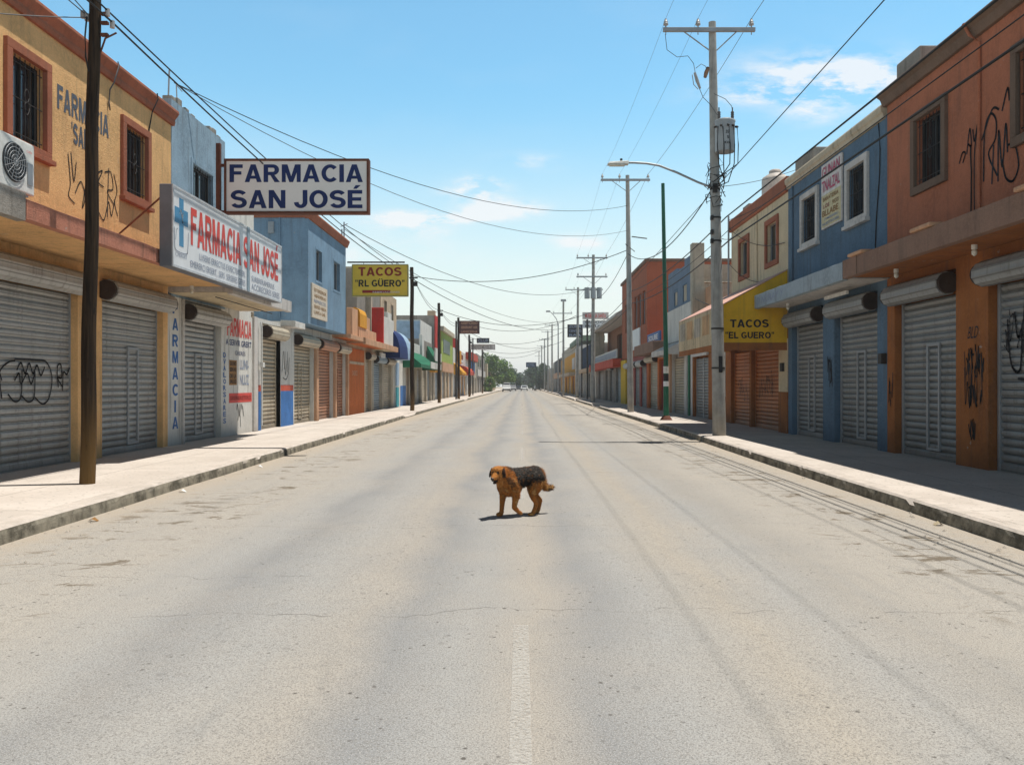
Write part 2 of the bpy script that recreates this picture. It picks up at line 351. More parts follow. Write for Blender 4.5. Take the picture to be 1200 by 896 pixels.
# ------------------------------------------------------------------ mesh helpers
ORG = {}
def tag(o, label, cat, group=None, kind=None):
    if label: o['label'] = label
    if cat: o['category'] = cat
    if group: o['group'] = group
    if kind: o['kind'] = kind
    return o
def empty(name, loc, label, cat, group=None):
    o = bpy.data.objects.new(name, None); COL.objects.link(o); o.location = loc; o.empty_display_size = .3
    ORG[o.name] = Vector(loc); return tag(o, label, cat, group)
def org(o): return ORG[o.name]
class MB:
    def __init__(s): s.v = []; s.f = []; s.smooth = []
    def add(s, vs_, fs, smooth=False):
        k = len(s.v); s.v += [tuple(p) for p in vs_]; s.f += [tuple(i+k for i in f) for f in fs]; s.smooth += [smooth]*len(fs); return s
    def box(s, x0, x1, y0, y1, z0, z1):
        x0, x1 = sorted((x0, x1)); y0, y1 = sorted((y0, y1)); z0, z1 = sorted((z0, z1))
        return s.add([(x0,y0,z0),(x1,y0,z0),(x1,y1,z0),(x0,y1,z0),(x0,y0,z1),(x1,y0,z1),(x1,y1,z1),(x0,y1,z1)],
              [(0,3,2,1),(4,5,6,7),(0,1,5,4),(1,2,6,5),(2,3,7,6),(3,0,4,7)])
    def prism_y(s, prof, y0, y1, smooth=False):   # prof: list of (x,z)
        n = len(prof)
        s.add([(x, y0, z) for x, z in prof]+[(x, y1, z) for x, z in prof], [(i, (i+1) % n, n+(i+1) % n, n+i) for i in range(n)], smooth)
        return s.add([(x, y0, z) for x, z in prof]+[(x, y1, z) for x, z in prof], [tuple(range(n)), tuple(range(2*n-1, n-1, -1))])
    def tube(s, pts, r, seg=8, caps=True, smooth=True):
        pts = [Vector(p) for p in pts]; n = len(pts)
        rs = r if isinstance(r, (list, tuple)) else [r]*n
        vs_ = []; up = Vector((0, 0, 1))
        for i, p in enumerate(pts):
            t = (pts[min(i+1, n-1)]-pts[max(i-1, 0)]).normalized()
            a = t.cross(up)
            if a.length < .05: a = t.cross(Vector((0, 1, 0)))
            a.normalize(); b = t.cross(a).normalized()
            for k in range(seg):
                th = 2*math.pi*k/seg; vs_.append(p+a*(math.cos(th)*rs[i])+b*(math.sin(th)*rs[i]))
        fs = [(i*seg+k, i*seg+(k+1) % seg, (i+1)*seg+(k+1) % seg, (i+1)*seg+k) for i in range(n-1) for k in range(seg)]
        s.add(vs_, fs, smooth)
        if caps: s.add(vs_[:seg], [tuple(range(seg))]); s.add(vs_[-seg:], [tuple(range(seg))])
        return s
    def ribbon(s, pts, O, r, u, w, n):     # stroke painted on a wall: pts in (a,b) of the frame O,r,u
        for j in range(len(pts)-1):
            a, b = Vector(pts[j]), Vector(pts[j+1])
            d = b-a
            if d.length < 1e-5: continue
            d.normalize(); q = Vector((-d.y, d.x))*w/2; e = d*w*.35
            s.add([O+r*p.x+u*p.y+n for p in (a-e-q, b+e-q, b+e+q, a-e+q)], [(0, 1, 2, 3)])
        return s
    def build(s, name, mat, parent=None, base=None, recalc=True, bevel=0):
        o0 = org(parent) if parent else Vector(base or (0, 0, 0))
        me = bpy.data.meshes.new(name)
        me.from_pydata([(x-o0.x, y-o0.y, z-o0.z) for x, y, z in s.v], [], s.f)
        me.polygons.foreach_set('use_smooth', s.smooth)
        if recalc:
            bm = bmesh.new(); bm.from_mesh(me); bmesh.ops.recalc_face_normals(bm, faces=bm.faces); bm.to_mesh(me); bm.free()
        for m in (mat if isinstance(mat, list) else [mat]): me.materials.append(m)
        o = bpy.data.objects.new(name, me); COL.objects.link(o)
        if parent: o.parent = parent
        else: o.location = o0
        if bevel:
            m = o.modifiers.new('b', 'BEVEL'); m.width = bevel; m.segments = 2; m.limit_method = 'ANGLE'
        ORG[o.name] = o0; return o
SPRING = paint('greasy_spring', (.035, .022, .016), .8, .4, worn=.4, wc=(.14, .065, .035), scale=12)
def new_mb(): return MB()
def copy_tree(o, parent=None):
    c = o.copy(); COL.objects.link(c)
    if parent: c.parent = parent
    for ch in o.children: copy_tree(ch, c)
    return c

TXT = {}
def text_mesh(s, weight=.0, spacing=1.0):
    key = (s, weight, spacing)
    if key in TXT: return TXT[key]
    cu = bpy.data.curves.new('t', 'FONT'); cu.body = s; cu.size = 1; cu.offset = weight; cu.space_character = spacing; cu.resolution_u = 3
    ob = bpy.data.objects.new('t', cu); COL.objects.link(ob)
    bpy.context.view_layer.update(); dg = bpy.context.evaluated_depsgraph_get()
    me = bpy.data.meshes.new_from_object(ob.evaluated_get(dg))
    vs_ = [v.co.copy() for v in me.vertices]; fs = [tuple(p.vertices) for p in me.polygons]
    bpy.data.objects.remove(ob); bpy.data.meshes.remove(me)
    x0 = min(v.x for v in vs_); x1 = max(v.x for v in vs_); y0 = min(v.y for v in vs_); y1 = max(v.y for v in vs_)
    TXT[key] = ([((v.x-x0)/(x1-x0), (v.y-y0)/(y1-y0)) for v in vs_], fs); return TXT[key]
def put_text(mb, s, O, r, wd, ht, n, weight=.0, spacing=1.0, up=Vector((0, 0, 1)), slant=0):
    """words fitted in the box whose lower-left corner is O"""
    vs_, fs = text_mesh(s, weight, spacing); O = Vector(O); r = Vector(r); n = Vector(n)
    mb.add([O+r*(x*wd+slant*y*ht)+up*(y*ht)+n*.006 for x, y in vs_], fs); return mb
# heavy sign-writer capitals, drawn stroke by stroke (cap height 1)
def arc(cx, cy, rx, ry, a, b, n=14): return [(cx+rx*math.cos(R(a+(b-a)*k/n)), cy+ry*math.sin(R(a+(b-a)*k/n))) for k in range(n+1)]
def rect(x0, x1, y0, y1): return [(x0, y0), (x1, y0), (x1, y1), (x0, y1)]
SW = .235; HW = .19
def caps():
    st = rect(0, .24, 0, 1); g = {}
    g['I'] = (.24, [st], [])
    g['F'] = (.70, [st, rect(.24, .70, .80, 1), rect(.24, .63, .42, .61)], [])
    g['E'] = (.74, [st, rect(.24, .73, .80, 1), rect(.24, .68, .41, .60), rect(.24, .74, 0, .20)], [])
    g['L'] = (.68, [st, rect(.24, .68, 0, .20)], [])
    g['T'] = (.76, [rect(.26, .50, 0, .80), rect(0, .76, .80, 1)], [])
    g['A'] = (.90, [[(0, 0), (.25, 0), (.47, .78), (.45, 1), (.32, 1)], [(.65, 0), (.90, 0), (.58, 1), (.45, 1), (.43, .78)], rect(.22, .68, .19, .36)], [])
    g['M'] = (1.0, [rect(0, .21, 0, 1), rect(.79, 1.0, 0, 1), [(.05, 1), (.30, 1), (.60, 0), (.40, 0)], [(.70, 1), (.95, 1), (.60, 0), (.40, 0)]], [])
    g['N'] = (.84, [rect(0, .23, 0, 1), rect(.61, .84, 0, 1), [(0, 1), (.25, 1), (.84, 0), (.59, 0)]], [])
    g['R'] = (.86, [st, [(.34, .42), (.56, .42), (.86, 0), (.58, 0)]], [[(.2, .905), (.45, .905)]+arc(.5, .695, .2, .21, 90, -90)+[(.2, .485)]])
    g['B'] = (.80, [st], [[(.2, .905), (.42, .905)]+arc(.46, .72, .17, .185, 90, -90)+[(.2, .535)], [(.2, .53), (.42, .53)]+arc(.5, .312, .19, .217, 90, -90)+[(.2, .095)]])
    g['D'] = (.82, [st], [[(.2, .905), (.36, .905)]+arc(.38, .5, .32, .405, 90, -90)+[(.2, .095)]])
    g['P'] = (.78, [st], [[(.2, .905), (.42, .905)]+arc(.46, .67, .2, .235, 90, -90)+[(.2, .435)]])
    g['C'] = (.84, [], [arc(.46, .5, .345, .405, 42, 318, 22)])
    g['O'] = (.92, [], [arc(.46, .5, .345, .405, 0, 360, 28)])
    g['G'] = (.90, [rect(.66, .88, .08, .5), rect(.48, .66, .36, .53)], [arc(.46, .5, .345, .405, 42, 318, 22)])
    g['U'] = (.84, [], [[(.115, 1), (.115, .42)]+arc(.42, .40, .305, .30, 180, 360)+[(.725, 1)]])
    g['J'] = (.66, [], [[(.545, 1), (.545, .34)]+arc(.325, .33, .22, .235, 0, -180)])
    g['S'] = (.80, [], [arc(.40, .705, .285, .20, 22, 180, 12)+arc(.40, .70, .285, .17, 180, 262, 6)+arc(.40, .31, .29, .205, 82, 0, 6)+arc(.40, .30, .29, .205, 0, -160, 12)])
    g['V'] = (.84, [[(0, 1), (.27, 1), (.54, 0), (.30, 0)], [(.57, 1), (.84, 1), (.54, 0), (.30, 0)]], [])
    g['"'] = (.44, [[(.02, 1), (.19, 1), (.16, .68), (.05, .68)], [(.25, 1), (.42, 1), (.39, .68), (.28, .68)]], [])
    g["'"] = (.18, [[(.0, 1), (.17, 1), (.14, .68), (.03, .68)]], [])
    w_, p, q_ = g['E']; g['É'] = (w_, p+[[(.28, 1.07), (.45, 1.07), (.66, 1.27), (.40, 1.27)]], q_)
    w_, p, q_ = g['U']; g['Ü'] = (w_, p+[rect(.16, .34, 1.07, 1.2), rect(.5, .68, 1.07, 1.2)], q_)
    return g
CAPS = caps()
def strip(pts, wx, wy):
    L = []; n = len(pts); closed = math.dist(pts[0], pts[-1]) < 1e-6
    for i in range(n):
        a = pts[(i-1) % (n-1)] if closed and i == 0 else pts[max(0, i-1)]; b = pts[1] if closed and i == n-1 else pts[min(n-1, i+1)]
        dx, dy = b[0]-a[0], b[1]-a[1]; m = math.hypot(dx, dy) or 1; nx, ny = -dy/m, dx/m
        L.append(((pts[i][0]+nx*wx/2, pts[i][1]+ny*wy/2), (pts[i][0]-nx*wx/2, pts[i][1]-ny*wy/2)))
    return L
def put_bold(mb, s, O, r, wd, ht, n, wt=None, gap=.10, up=Vector((0, 0, 1))):
    """every capital has the height ht, the word the width wd"""
    O = Vector(O); r = Vector(r); n = Vector(n); items = []; x = 0
    for ch in s:
        if ch == ' ': x += .34; continue
        items.append((x, CAPS[ch])); x += CAPS[ch][0]+gap
    k = wd/(x-gap); j = 0
    for x_, (w_, polys, strokes) in items:
        P = lambda p, j: O+r*((x_+p[0])*k)+up*(p[1]*ht)+n*(.005+.0006*j)
        for q_, p in enumerate(polys): mb.add([P(a, q_) for a in p], [tuple(range(len(p)))])
        for q_, st in enumerate(strokes):
            L = strip(st, SW, HW); m = len(L)
            mb.add([P(a, q_+5) for pr in L for a in pr], [(2*i, 2*i+1, 2*i+3, 2*i+2) for i in range(m-1)])
    return mb
def wire_pts(a, b, sag, n=16):
    a, b = Vector(a), Vector(b)
    return [a.lerp(b, t/n)-Vector((0, 0, 4*sag*(t/n)*(1-t/n))) for t in range(n+1)]

# ------------------------------------------------------------------ side frame
XL, XR = -8.15, 7.70
class Bld:
    def __init__(s, name, side, y0, y1, label, cat='building', group=None, Xw=None):
        s.side = side; s.s = 1 if side == 'L' else -1
        s.Xw = Xw if Xw is not None else (XL if side == 'L' else XR)
        s.y0, s.y1 = y0, y1
        s.root = empty(name, (s.Xw, (y0+y1)/2, .14), label, cat, group)
        s.r = Vector((0, 1, 0)) if side == 'L' else Vector((0, -1, 0)); s.n = Vector((s.s, 0, 0)); s.u = Vector((0, 0, 1))
    def X(s, d): return s.Xw+s.s*d
    def P(s, d, y, z): return Vector((s.X(d), y, z))
    def wall(s, y0, y1, z0, z1, mat, d=0., holes=(), depth=7., name='wall', reveal=.24, roof=True, bottom=True, parent=None):
        mb = MB(); ys = sorted({y0, y1, *[h[0] for h in holes], *[h[1] for h in holes]}); zs = sorted({z0, z1, *[h[2] for h in holes], *[h[3] for h in holes]})
        inh = lambda y, z: any(h[0] < y < h[1] and h[2] < z < h[3] for h in holes)
        for i in range(len(ys)-1):
            for j in range(len(zs)-1):
                ya, yb, za, zb = ys[i], ys[i+1], zs[j], zs[j+1]
                if not inh((ya+yb)/2, (za+zb)/2): mb.add([s.P(d, ya, za), s.P(d, yb, za), s.P(d, yb, zb), s.P(d, ya, zb)], [(0, 1, 2, 3)])
        for (ya, yb, za, zb) in holes:
            e = d-reveal
            mb.add([s.P(d, ya, za), s.P(e, ya, za), s.P(e, ya, zb), s.P(d, ya, zb)], [(0, 1, 2, 3)])
            mb.add([s.P(d, yb, za), s.P(e, yb, za), s.P(e, yb, zb), s.P(d, yb, zb)], [(0, 1, 2, 3)])
            mb.add([s.P(d, ya, zb), s.P(e, ya, zb), s.P(e, yb, zb), s.P(d, yb, zb)], [(0, 1, 2, 3)])
            if za > z0+.01: mb.add([s.P(d, ya, za), s.P(e, ya, za), s.P(e, yb, za), s.P(d, yb, za)], [(0, 1, 2, 3)])
            mb.add([s.P(e-.02, ya-.1, za-.1), s.P(e-.02, yb+.1, za-.1), s.P(e-.02, yb+.1, zb+.1), s.P(e-.02, ya-.1, zb+.1)], [(0, 1, 2, 3)])
        b = d-depth
        for y in (y0, y1): mb.add([s.P(d, y, z0), s.P(b, y, z0), s.P(b, y, z1), s.P(d, y, z1)], [(0, 1, 2, 3)])
        mb.add([s.P(b, y0, z0), s.P(b, y1, z0), s.P(b, y1, z1), s.P(b, y0, z1)], [(0, 1, 2, 3)])
        if roof: mb.add([s.P(d, y0, z1), s.P(d, y1, z1), s.P(b, y1, z1), s.P(b, y0, z1)], [(0, 1, 2, 3)])
        if bottom: mb.add([s.P(d, y0, z0), s.P(d, y1, z0), s.P(b, y1, z0), s.P(b, y0, z0)], [(0, 1, 2, 3)])
        return mb.build(name, mat, parent or s.root, recalc=False)
    def box(s, name, mat, y0, y1, z0, z1, d0, d1, bevel=.0, parent=None):
        return MB().box(s.X(d0), s.X(d1), y0, y1, z0, z1).build(name, mat, parent or s.root, bevel=bevel)
    def prof(s, name, mat, prof, y0, y1, parent=None, smooth=False, bevel=0):   # prof of (d,z)
        return MB().prism_y([(s.X(d), z) for d, z in prof], y0, y1, smooth).build(name, mat, parent or s.root, bevel=bevel)
    def window(s, y0, y1, z0, z1, fm, fw=.15, bars=7, proud=.07, hasbars=True, sill=True, d=0., split=True, label=None):
        """outer frame size given; opening is inside it"""
        a, b, c, e = y0+fw, y1-fw, z0+fw, z1-fw
        mb = MB(); X0, X1 = s.X(d-.02), s.X(d+proud)
        mb.box(X0, X1, y0, y1, e, z1); mb.box(X0, X1, y0, a, c, e); mb.box(X0, X1, b, y1, c, e); mb.box(X0, X1, y0, y1, z0, c)
        w_ = mb.build('window', fm, s.root, bevel=.008)
        if label: w_['label'] = label
        if sill: MB().box(s.X(d-.02), s.X(d+proud+.05), y0-.04, y1+.04, z0-.05, z0+.035).build('sill', fm, w_, bevel=.008)
        MB().box(s.X(d-.17), s.X(d-.15), a-.02, b+.02, c-.02, e+.02).build('pane', GLASS, w_)
        if split:
            mb = MB(); t = .025
            mb.box(s.X(d-.148), s.X(d-.11), a, a+t, c, e); mb.box(s.X(d-.148), s.X(d-.11), b-t, b, c, e)
            mb.box(s.X(d-.148), s.X(d-.11), (a+b)/2-t/2, (a+b)/2+t/2, c+t, e-t); mb.box(s.X(d-.148), s.X(d-.11), a+t, b-t, c, c+t); mb.box(s.X(d-.148), s.X(d-.11), a+t, b-t, e-t, e)
            mb.build('sash', IRON if hasbars else STEEL, w_)
        if hasbars:
            mb = MB(); xb = s.X(d-.03)
            for k in range(bars):
                y = a+(b-a)*(k+.5)/bars; mb.tube([(xb, y, c), (xb, y, e)], .0085, 6)
            for z in (c+.12, e-.12, (c+e)/2): mb.tube([(xb, a, z), (xb, b, z)], .008, 6)
            ym = (a+b)/2; zm = (c+e)/2
            for k in (-1, 1):
                for q in (-1, 1):
                    mb.tube([(s.X(d), ym+k*(.02+.05*math.sin(t*.55)), zm+q*(t*.035)) for t in range(7)], .008, 5)
            mb.build('window_bars', IRON, w_)
        return w_
    def shutter(s, y0, y1, mat, zb=.16, zt=3.22, d=-.2, wicket=None, housing=True, hm=None, rails=True, hd=.12, label=None):
        n = max(1, round((zt-zb)/.13)); p = (zt-zb)/n
        pr = [(-.004, .0), (-.004, .10), (.016, .16), (.034, .30), (.044, .5), (.044, .72), (.034, .88), (.012, .96)]
        zs = [(h, zb+(k+t)*p) for k in range(n) for h, t in pr]+[(0, zt)]
        mb = MB(); m = len(zs); ny = 1
        # slight sag and dents from slat to slat
        vs_ = []
        for (h, z) in zs:
            k = int((z-zb)/p+1e-6); j = (noise.noise(Vector((s.y0*3.1+y0, k*1.7, 0)))*.009)
            for y in (y0, y1): vs_.append(s.P(d+h+j, y, z))
        mb.add(vs_, [(2*i, 2*i+1, 2*i+3, 2*i+2) for i in range(m-1)])
        o = mb.build('roller_shutter', mat, s.root, recalc=False)
        if label: o['label'] = label
        if rails:
            for y in (y0-.03, y1+.03): MB().box(s.X(d-.04), s.X(d+.07), y-.035, y+.035, zb-.02, zt).build('guide_rail', STEEL if mat in (SH_GREY, SH_GREYR, SH_BLUE) else mat, o, bevel=.004)
        MB().box(s.X(d-.01), s.X(d+.055), y0, y1, zb-.018, zb+.07).build('bottom_bar', mat, o, bevel=.006)
        if wicket:
            a, b = wicket; h = 2.05; x0, x1 = s.X(d+.03), s.X(d+.075)
            mb = MB(); mb.box(x0, x1, a-.03, a+.025, .3, .3+h); mb.box(x0, x1, b-.025, b+.03, .3, .3+h); mb.box(x0, x1, a+.025, b-.025, .3+h-.055, .3+h); mb.box(x0, x1, a+.025, b-.025, .3, .35)
            wk = mb.build('wicket_door', STEEL if mat in (SH_GREY, SH_GREYR, SH_BLUE) else mat, o, bevel=.004)
        if housing:
            r = .21; zc = zt+.17; dc = hd; mb = MB(); seg = 22
            prf = []
            for k in range(seg):
                th = 2*math.pi*k/seg; rr = r*(1+(.03 if k % 2 else -.035)); prf.append((s.X(dc+math.cos(th)*rr), zc+math.sin(th)*rr))
            mb.prism_y(prf, y0-.02, y1+.02)
            hs = mb.build('shutter_housing', hm or mat, o)
            for ye in (y0-.07, y1+.07):
                mb = MB(); mb.tube([(s.X(dc), ye-.035, zc), (s.X(dc), ye+.035, zc)], .19, 18)
                mb.tube([(s.X(dc), ye-.05, zc), (s.X(dc), ye+.05, zc)], .05, 8)
                mb.build('axle_spring', SPRING, o)
        return o
    def canopy(s, y0, y1, z0, z1, dd, fm, sm, name='canopy', rough=True):
        n = max(2, int((y1-y0)/.35)); mb = MB(); rows = []
        for k in range(n+1):
            y = y0+(y1-y0)*k/n; j = noise.noise(Vector((y*1.9, s.s*3, z1)))*.012; j2 = noise.noise(Vector((y*2.7, 9, z0)))*.010
            rows.append([s.P(0, y, z0+.05), s.P(dd-.14, y, z0+.05), s.P(dd-.12, y, z0), s.P(dd+j2, y, z0+.01), s.P(dd+j*.6, y, z1-.02+j*.5), s.P(dd-.05, y, z1+j), s.P(0, y, z1+.02)])
        vs_ = [p for r_ in rows for p in r_]; m = 7
        mb.add(vs_, [(i*m+k, i*m+(k+1) % m, (i+1)*m+(k+1) % m, (i+1)*m+k) for i in range(n) for k in range(m)])
        mb.add(rows[0], [tuple(range(m))]); mb.add(rows[-1], [tuple(range(m))])
        o = mb.build(name, fm, s.root)
        MB().box(s.X(.01), s.X(dd-.15), y0+.02, y1-.02, z0+.035, z0+.046).build('soffit', sm, o)
        return o
    def text(s, name, words, y, z, wd, ht, mat, d=0., weight=0., spacing=1., parent=None, slant=0):
        """y = where the writing starts (nearest the left as read)"""
        return put_text(MB(), words, s.P(d, y, z), s.r, wd, ht, s.n, weight, spacing, slant=slant).build(name, mat, parent or s.root, recalc=False)
    def scrawl(s, y, z, strokes, w_=.03, d=0., mat=None, parent=None, name='graffiti', sc_=1.):
        mb = MB(); O = s.P(d, y, z)
        for st in strokes: mb.ribbon([(a*sc_, b*sc_) for a, b in smooth_path(st)], O, s.r, s.u, w_, s.n*(.007+.0003*rnd.random()))
        return mb.build(name, mat or GRAF, parent or s.root, recalc=False)
def smooth_path(p, n=6):
    if len(p) < 3: return p
    out = []
    q = [p[0]]+list(p)+[p[-1]]
    for i in range(1, len(q)-2):
        for t in range(n):
            t = t/n; a, b, c, d = q[i-1], q[i], q[i+1], q[i+2]
            out.append(tuple(.5*((2*b[k])+(-a[k]+c[k])*t+(2*a[k]-5*b[k]+4*c[k]-d[k])*t*t+(-a[k]+3*b[k]-3*c[k]+d[k])*t**3) for k in (0, 1)))
    out.append(p[-1]); return out

# ------------------------------------------------------------------ ground, road, sidewalks
def struct(o): o['kind'] = 'structure'; return o
struct(MB().add([(-300, -60, -.05), (300, -60, -.05), (300, 700, -.05), (-300, 700, -.05)], [(0, 1, 2, 3)]).build('ground', DIRT))
mb = MB(); ys = [-30+k*2 for k in range(40)]+[50+k*20 for k in range(1, 34)]
vs_ = []
for y in ys:
    for x in (-7.2, -5.6, -3, 0, 3, 5.4, 7.0): vs_.append((x, y, -.0-.0012*x*x))
mb.add(vs_, [(i*7+k, i*7+k+1, (i+1)*7+k+1, (i+1)*7+k) for i in range(len(ys)-1) for k in range(6)], True)
struct(mb.build('road', ASPH))
def lerp_tab(t, y):
    if y <= t[0][0]: return t[0][1]
    for (a, va), (b, vb) in zip(t, t[1:]):
        if y <= b: return va+(vb-va)*(y-a)/(b-a)
    return t[-1][1]
KL = [(8, -5.15), (14, -5.25), (25, -5.38), (41, -5.62), (100, -5.85), (300, -6.0)]
KR = [(8, 4.80), (17, 4.90), (28, 5.08), (60, 5.20), (120, 5.4), (300, 5.5)]
def gap(y, a, b, t=.8):
    if y < a-t or y > b+t: return 1
    if a <= y <= b: return 0
    return (a-y)/t if y < a else (y-b)/t
def sidewalk(tab, s, gaps, xo):
    ys = []; y = -14
    while y < 330: ys.append(y); y += .14 if y < 32 else (.5 if y < 110 else 3)
    k_ = MB(); rows = []; w_ = MB(); wr = []
    for y in ys:
        x = lerp_tab(tab, y); h = .14
        for (a, b) in gaps: h = min(h, .14*gap(y, a, b)+.012)
        chip = max(0, noise.noise(Vector((y*2.3, s*7, 1)))-.30)*.09; fine = noise.noise(Vector((y*6.1, s*7, 4)))*.008
        j = noise.noise(Vector((y*.5, s*3, 2)))*.02
        zr = -.0012*x*x-.02
        pr = [(x+s*(.012+j), zr), (x+s*(.0+fine+j), h*.45), (x-s*(.012+fine*2+chip*.9)+s*j, h-.03-chip*.35), (x-s*(.045+chip)+s*j, h-.004-chip*.12), (x-s*.24, h)]
        rows.append([(a, y, b) for a, b in pr])
        wr.append([(x-s*.24, y, h), (x-s*.5, y, min(.14, h+.03) if h < .13 else h), (x-s*.9, y, .14), (xo, y, .14)])
    m = 5; k_.add([p for r_ in rows for p in r_], [(i*m+k, i*m+k+1, (i+1)*m+k+1, (i+1)*m+k) for i in range(len(rows)-1) for k in range(m-1)], False)
    w_.add([p for r_ in wr for p in r_], [(i*4+k, i*4+k+1, (i+1)*4+k+1, (i+1)*4+k) for i in range(len(rows)-1) for k in range(3)])
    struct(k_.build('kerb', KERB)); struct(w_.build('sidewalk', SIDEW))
sidewalk(KL, 1, [(41.2, 44.6), (86, 90)], -16)
sidewalk(KR, -1, [(58.5, 63.5), (84, 86.5), (118, 123)], 16)
LIT = [('paper_scrap', PLASTW, 'small white paper scrap lying by the left kerb', -5.02, 12.6), ('paper_scrap', SIGNW, 'crumpled white scrap in the gutter farther along the left kerb', -5.05, 16.4), ('paper_scrap', CREAM, 'cream scrap at the foot of the near right kerb', 4.68, 9.6), ('dry_leaf', BROWNP, 'brown dry leaf in the left gutter near the corner of the photo', -4.98, 9.9)]
for nm, mt, lb, x, y in LIT:
    m = MB(); z = -.0012*x*x+.001; h = .035
    m.add([(x-.05, y-.03, z), (x, y-.045, z+h), (x+.055, y-.02, z+.004), (x-.045, y+.035, z+.01), (x+.005, y+.03, z+h*1.3), (x+.05, y+.045, z)], [(0, 1, 4, 3), (1, 2, 5, 4)])
    tag(m.build(nm, mt, base=(x, y, z)), lb, 'litter')
def worn_paint():
    b = NB('worn_road_paint', .85, .2)
    m = b.noise(45, 7, .75)
    b.l.new(b.math('MULTIPLY', b.ramp(b.math('ADD', m, b.math('MULTIPLY', b.noise(1.2, 3), .25)), .80, .50), .52), b.b.inputs['Alpha'])
    return b.col(b.mix(b.noise(30, 3), (.52, .50, .46), (.66, .64, .60)))
WPAINT = worn_paint()
mb = MB()
for ya, yb, w_ in [(.5, 5.5, .095), (11.6, 13.4, .08), (17.5, 21, .09), (26.5, 30, .1), (35.5, 39, .1), (44.5, 48, .1), (53.5, 57, .1), (63, 67, .1), (73, 77, .1)]:
    mb.add([(-.008-w_/2, ya, .004), (-.008+w_/2, ya, .004), (-.008+w_/2, yb, .004), (-.008-w_/2, yb, .004)], [(0, 1, 2, 3)])
struct(mb.build('road_marking', WPAINT))

# the dusty air of the street
hm_ = bpy.data.materials.new('haze_air'); hm_.use_nodes = True; hn = hm_.node_tree; hn.nodes.clear()
ho = hn.nodes.new('ShaderNodeOutputMaterial'); hv = hn.nodes.new('ShaderNodeVolumePrincipled'); hv.inputs['Density'].default_value = .0007; hv.inputs['Color'].default_value = (.93, .95, .97, 1); hv.inputs['Anisotropy'].default_value = .2
hn.links.new(hv.outputs[0], ho.inputs['Volume'])
hz_ = MB().box(-320, 320, -80, 720, -1.05, 15.5).build('haze', hm_); hz_['kind'] = 'stuff'

# litter and pebbles by the kerbs
mb = MB()
for k in range(260):
    s = rnd.choice((-1, 1)); y = 7.5+rnd.random()**1.6*38
    x = (lerp_tab(KL, y)+.06+rnd.random()**2*.8) if s < 0 else (lerp_tab(KR, y)-.06-rnd.random()**2*.8)
    q = .008+.02*rnd.random()**2; z = -.0012*x*x
    ang = rnd.random()*6.3
    pts = [(x+q*math.cos(ang+t*1.57)*(.7+.5*rnd.random()), y+q*math.sin(ang+t*1.57), z) for t in range(4)]
    top = (x, y, z+q*.9); mb.add(pts+[top], [(0, 1, 4), (1, 2, 4), (2, 3, 4), (3, 0, 4)])
tag(mb.build('gravel', plain('pale_pebbles', (.42, .37, .31), .95)), 'pale pebbles and grit gathered along the foot of the kerbs', 'gravel', kind='stuff')

# ------------------------------------------------------------------ LEFT: ochre pharmacy building
A = Bld('pharmacy_building', 'L', 5, 19.8, 'two-storey ochre building with red-brown cornice, barred windows and faded painted wall lettering')
wins = [(13.4, 14.68), (17.3, 18.62), (9.4, 10.7), (5.6, 6.9)]
gs = [(11.0, 15.65), (16.55, 19.35), (6.4, 10.4)]
A.wall(5, 19.8, 3.9, 7.62, OCHRE, holes=[(a+.14, b-.14, 5.5, 6.9) for a, b in wins], name='upper_wall', bottom=False)
A.wall(5, 19.62, .1, 3.9, OCHRE, holes=[(a, b, .1, 3.62) for a, b in gs], name='ground_wall', roof=False)
A.prof('cornice', CORN, [(-.3, 7.57), (.06, 7.57), (.08, 7.64), (.07, 7.70), (.13, 7.78), (.17, 7.84), (.16, 7.90), (.10, 7.92), (-.3, 7.92)], 5, 19.86, bevel=.008)
for a, b in wins: A.window(a, b, 5.36, 7.04, CORN, bars=7)
A.shutter(11.0, 15.65, SH_GREY); A.shutter(16.55, 19.35, SH_GREY, wicket=(17.95, 18.4)); A.shutter(6.4, 10.4, SH_GREY)
A.canopy(11.45, 15.9, 3.77, 4.06, 1.5, PINKF, OCHRE); cn = A.canopy(15.9, 19.6, 3.77, 4.05, 1.5, PINKF, OCHRE)
o = A.canopy(5, 11.43, 3.74, 4.14, 1.5, GREYC, OCHRE); o['label'] = 'pale raw concrete end of the canopy under the air conditioner'
for y in (15.9, 17.9): A.box('downspout_lip', PINKF, y-.05, y+.05, 3.92, 3.99, 1.49, 1.62, .01)
put_bold(MB(), 'FARMACIA', A.P(0, 14.95, 6.40), A.r, 1.86, .43, A.n, .03, .09).build('lettering', FADEB, A.root, recalc=False)
put_bold(MB(), "'SAN", A.P(0, 15.42, 5.93), A.r, .62, .38, A.n, .03, .09).build('lettering', FADEB, A.root, recalc=False)
A.scrawl(15.3, 4.75, [[(0, .95), (.08, .45), (.02, .2), (.22, .1)], [(.1, 1.0), (.2, .5), (.28, .85)], [(.25, .3), (.45, .55), (.6, .3), (.5, .1), (.7, .8)], [(.75, .2), (.8, .9), (.95, .3), (1.02, .9)],
     [(1.05, .85), (1.25, .95), (1.1, .7), (1.3, .65)], [(1.35, .95), (1.6, 1.0), (1.68, .7), (1.45, .6), (1.7, .4)], [(1.5, 1.05), (1.45, .1)], [(1.0, .25), (1.3, 0), (1.5, .4), (1.62, .15), (1.75, .5)], [(1.72, 1.0), (1.85, .7), (1.75, .45), (1.88, .2)]], .026)
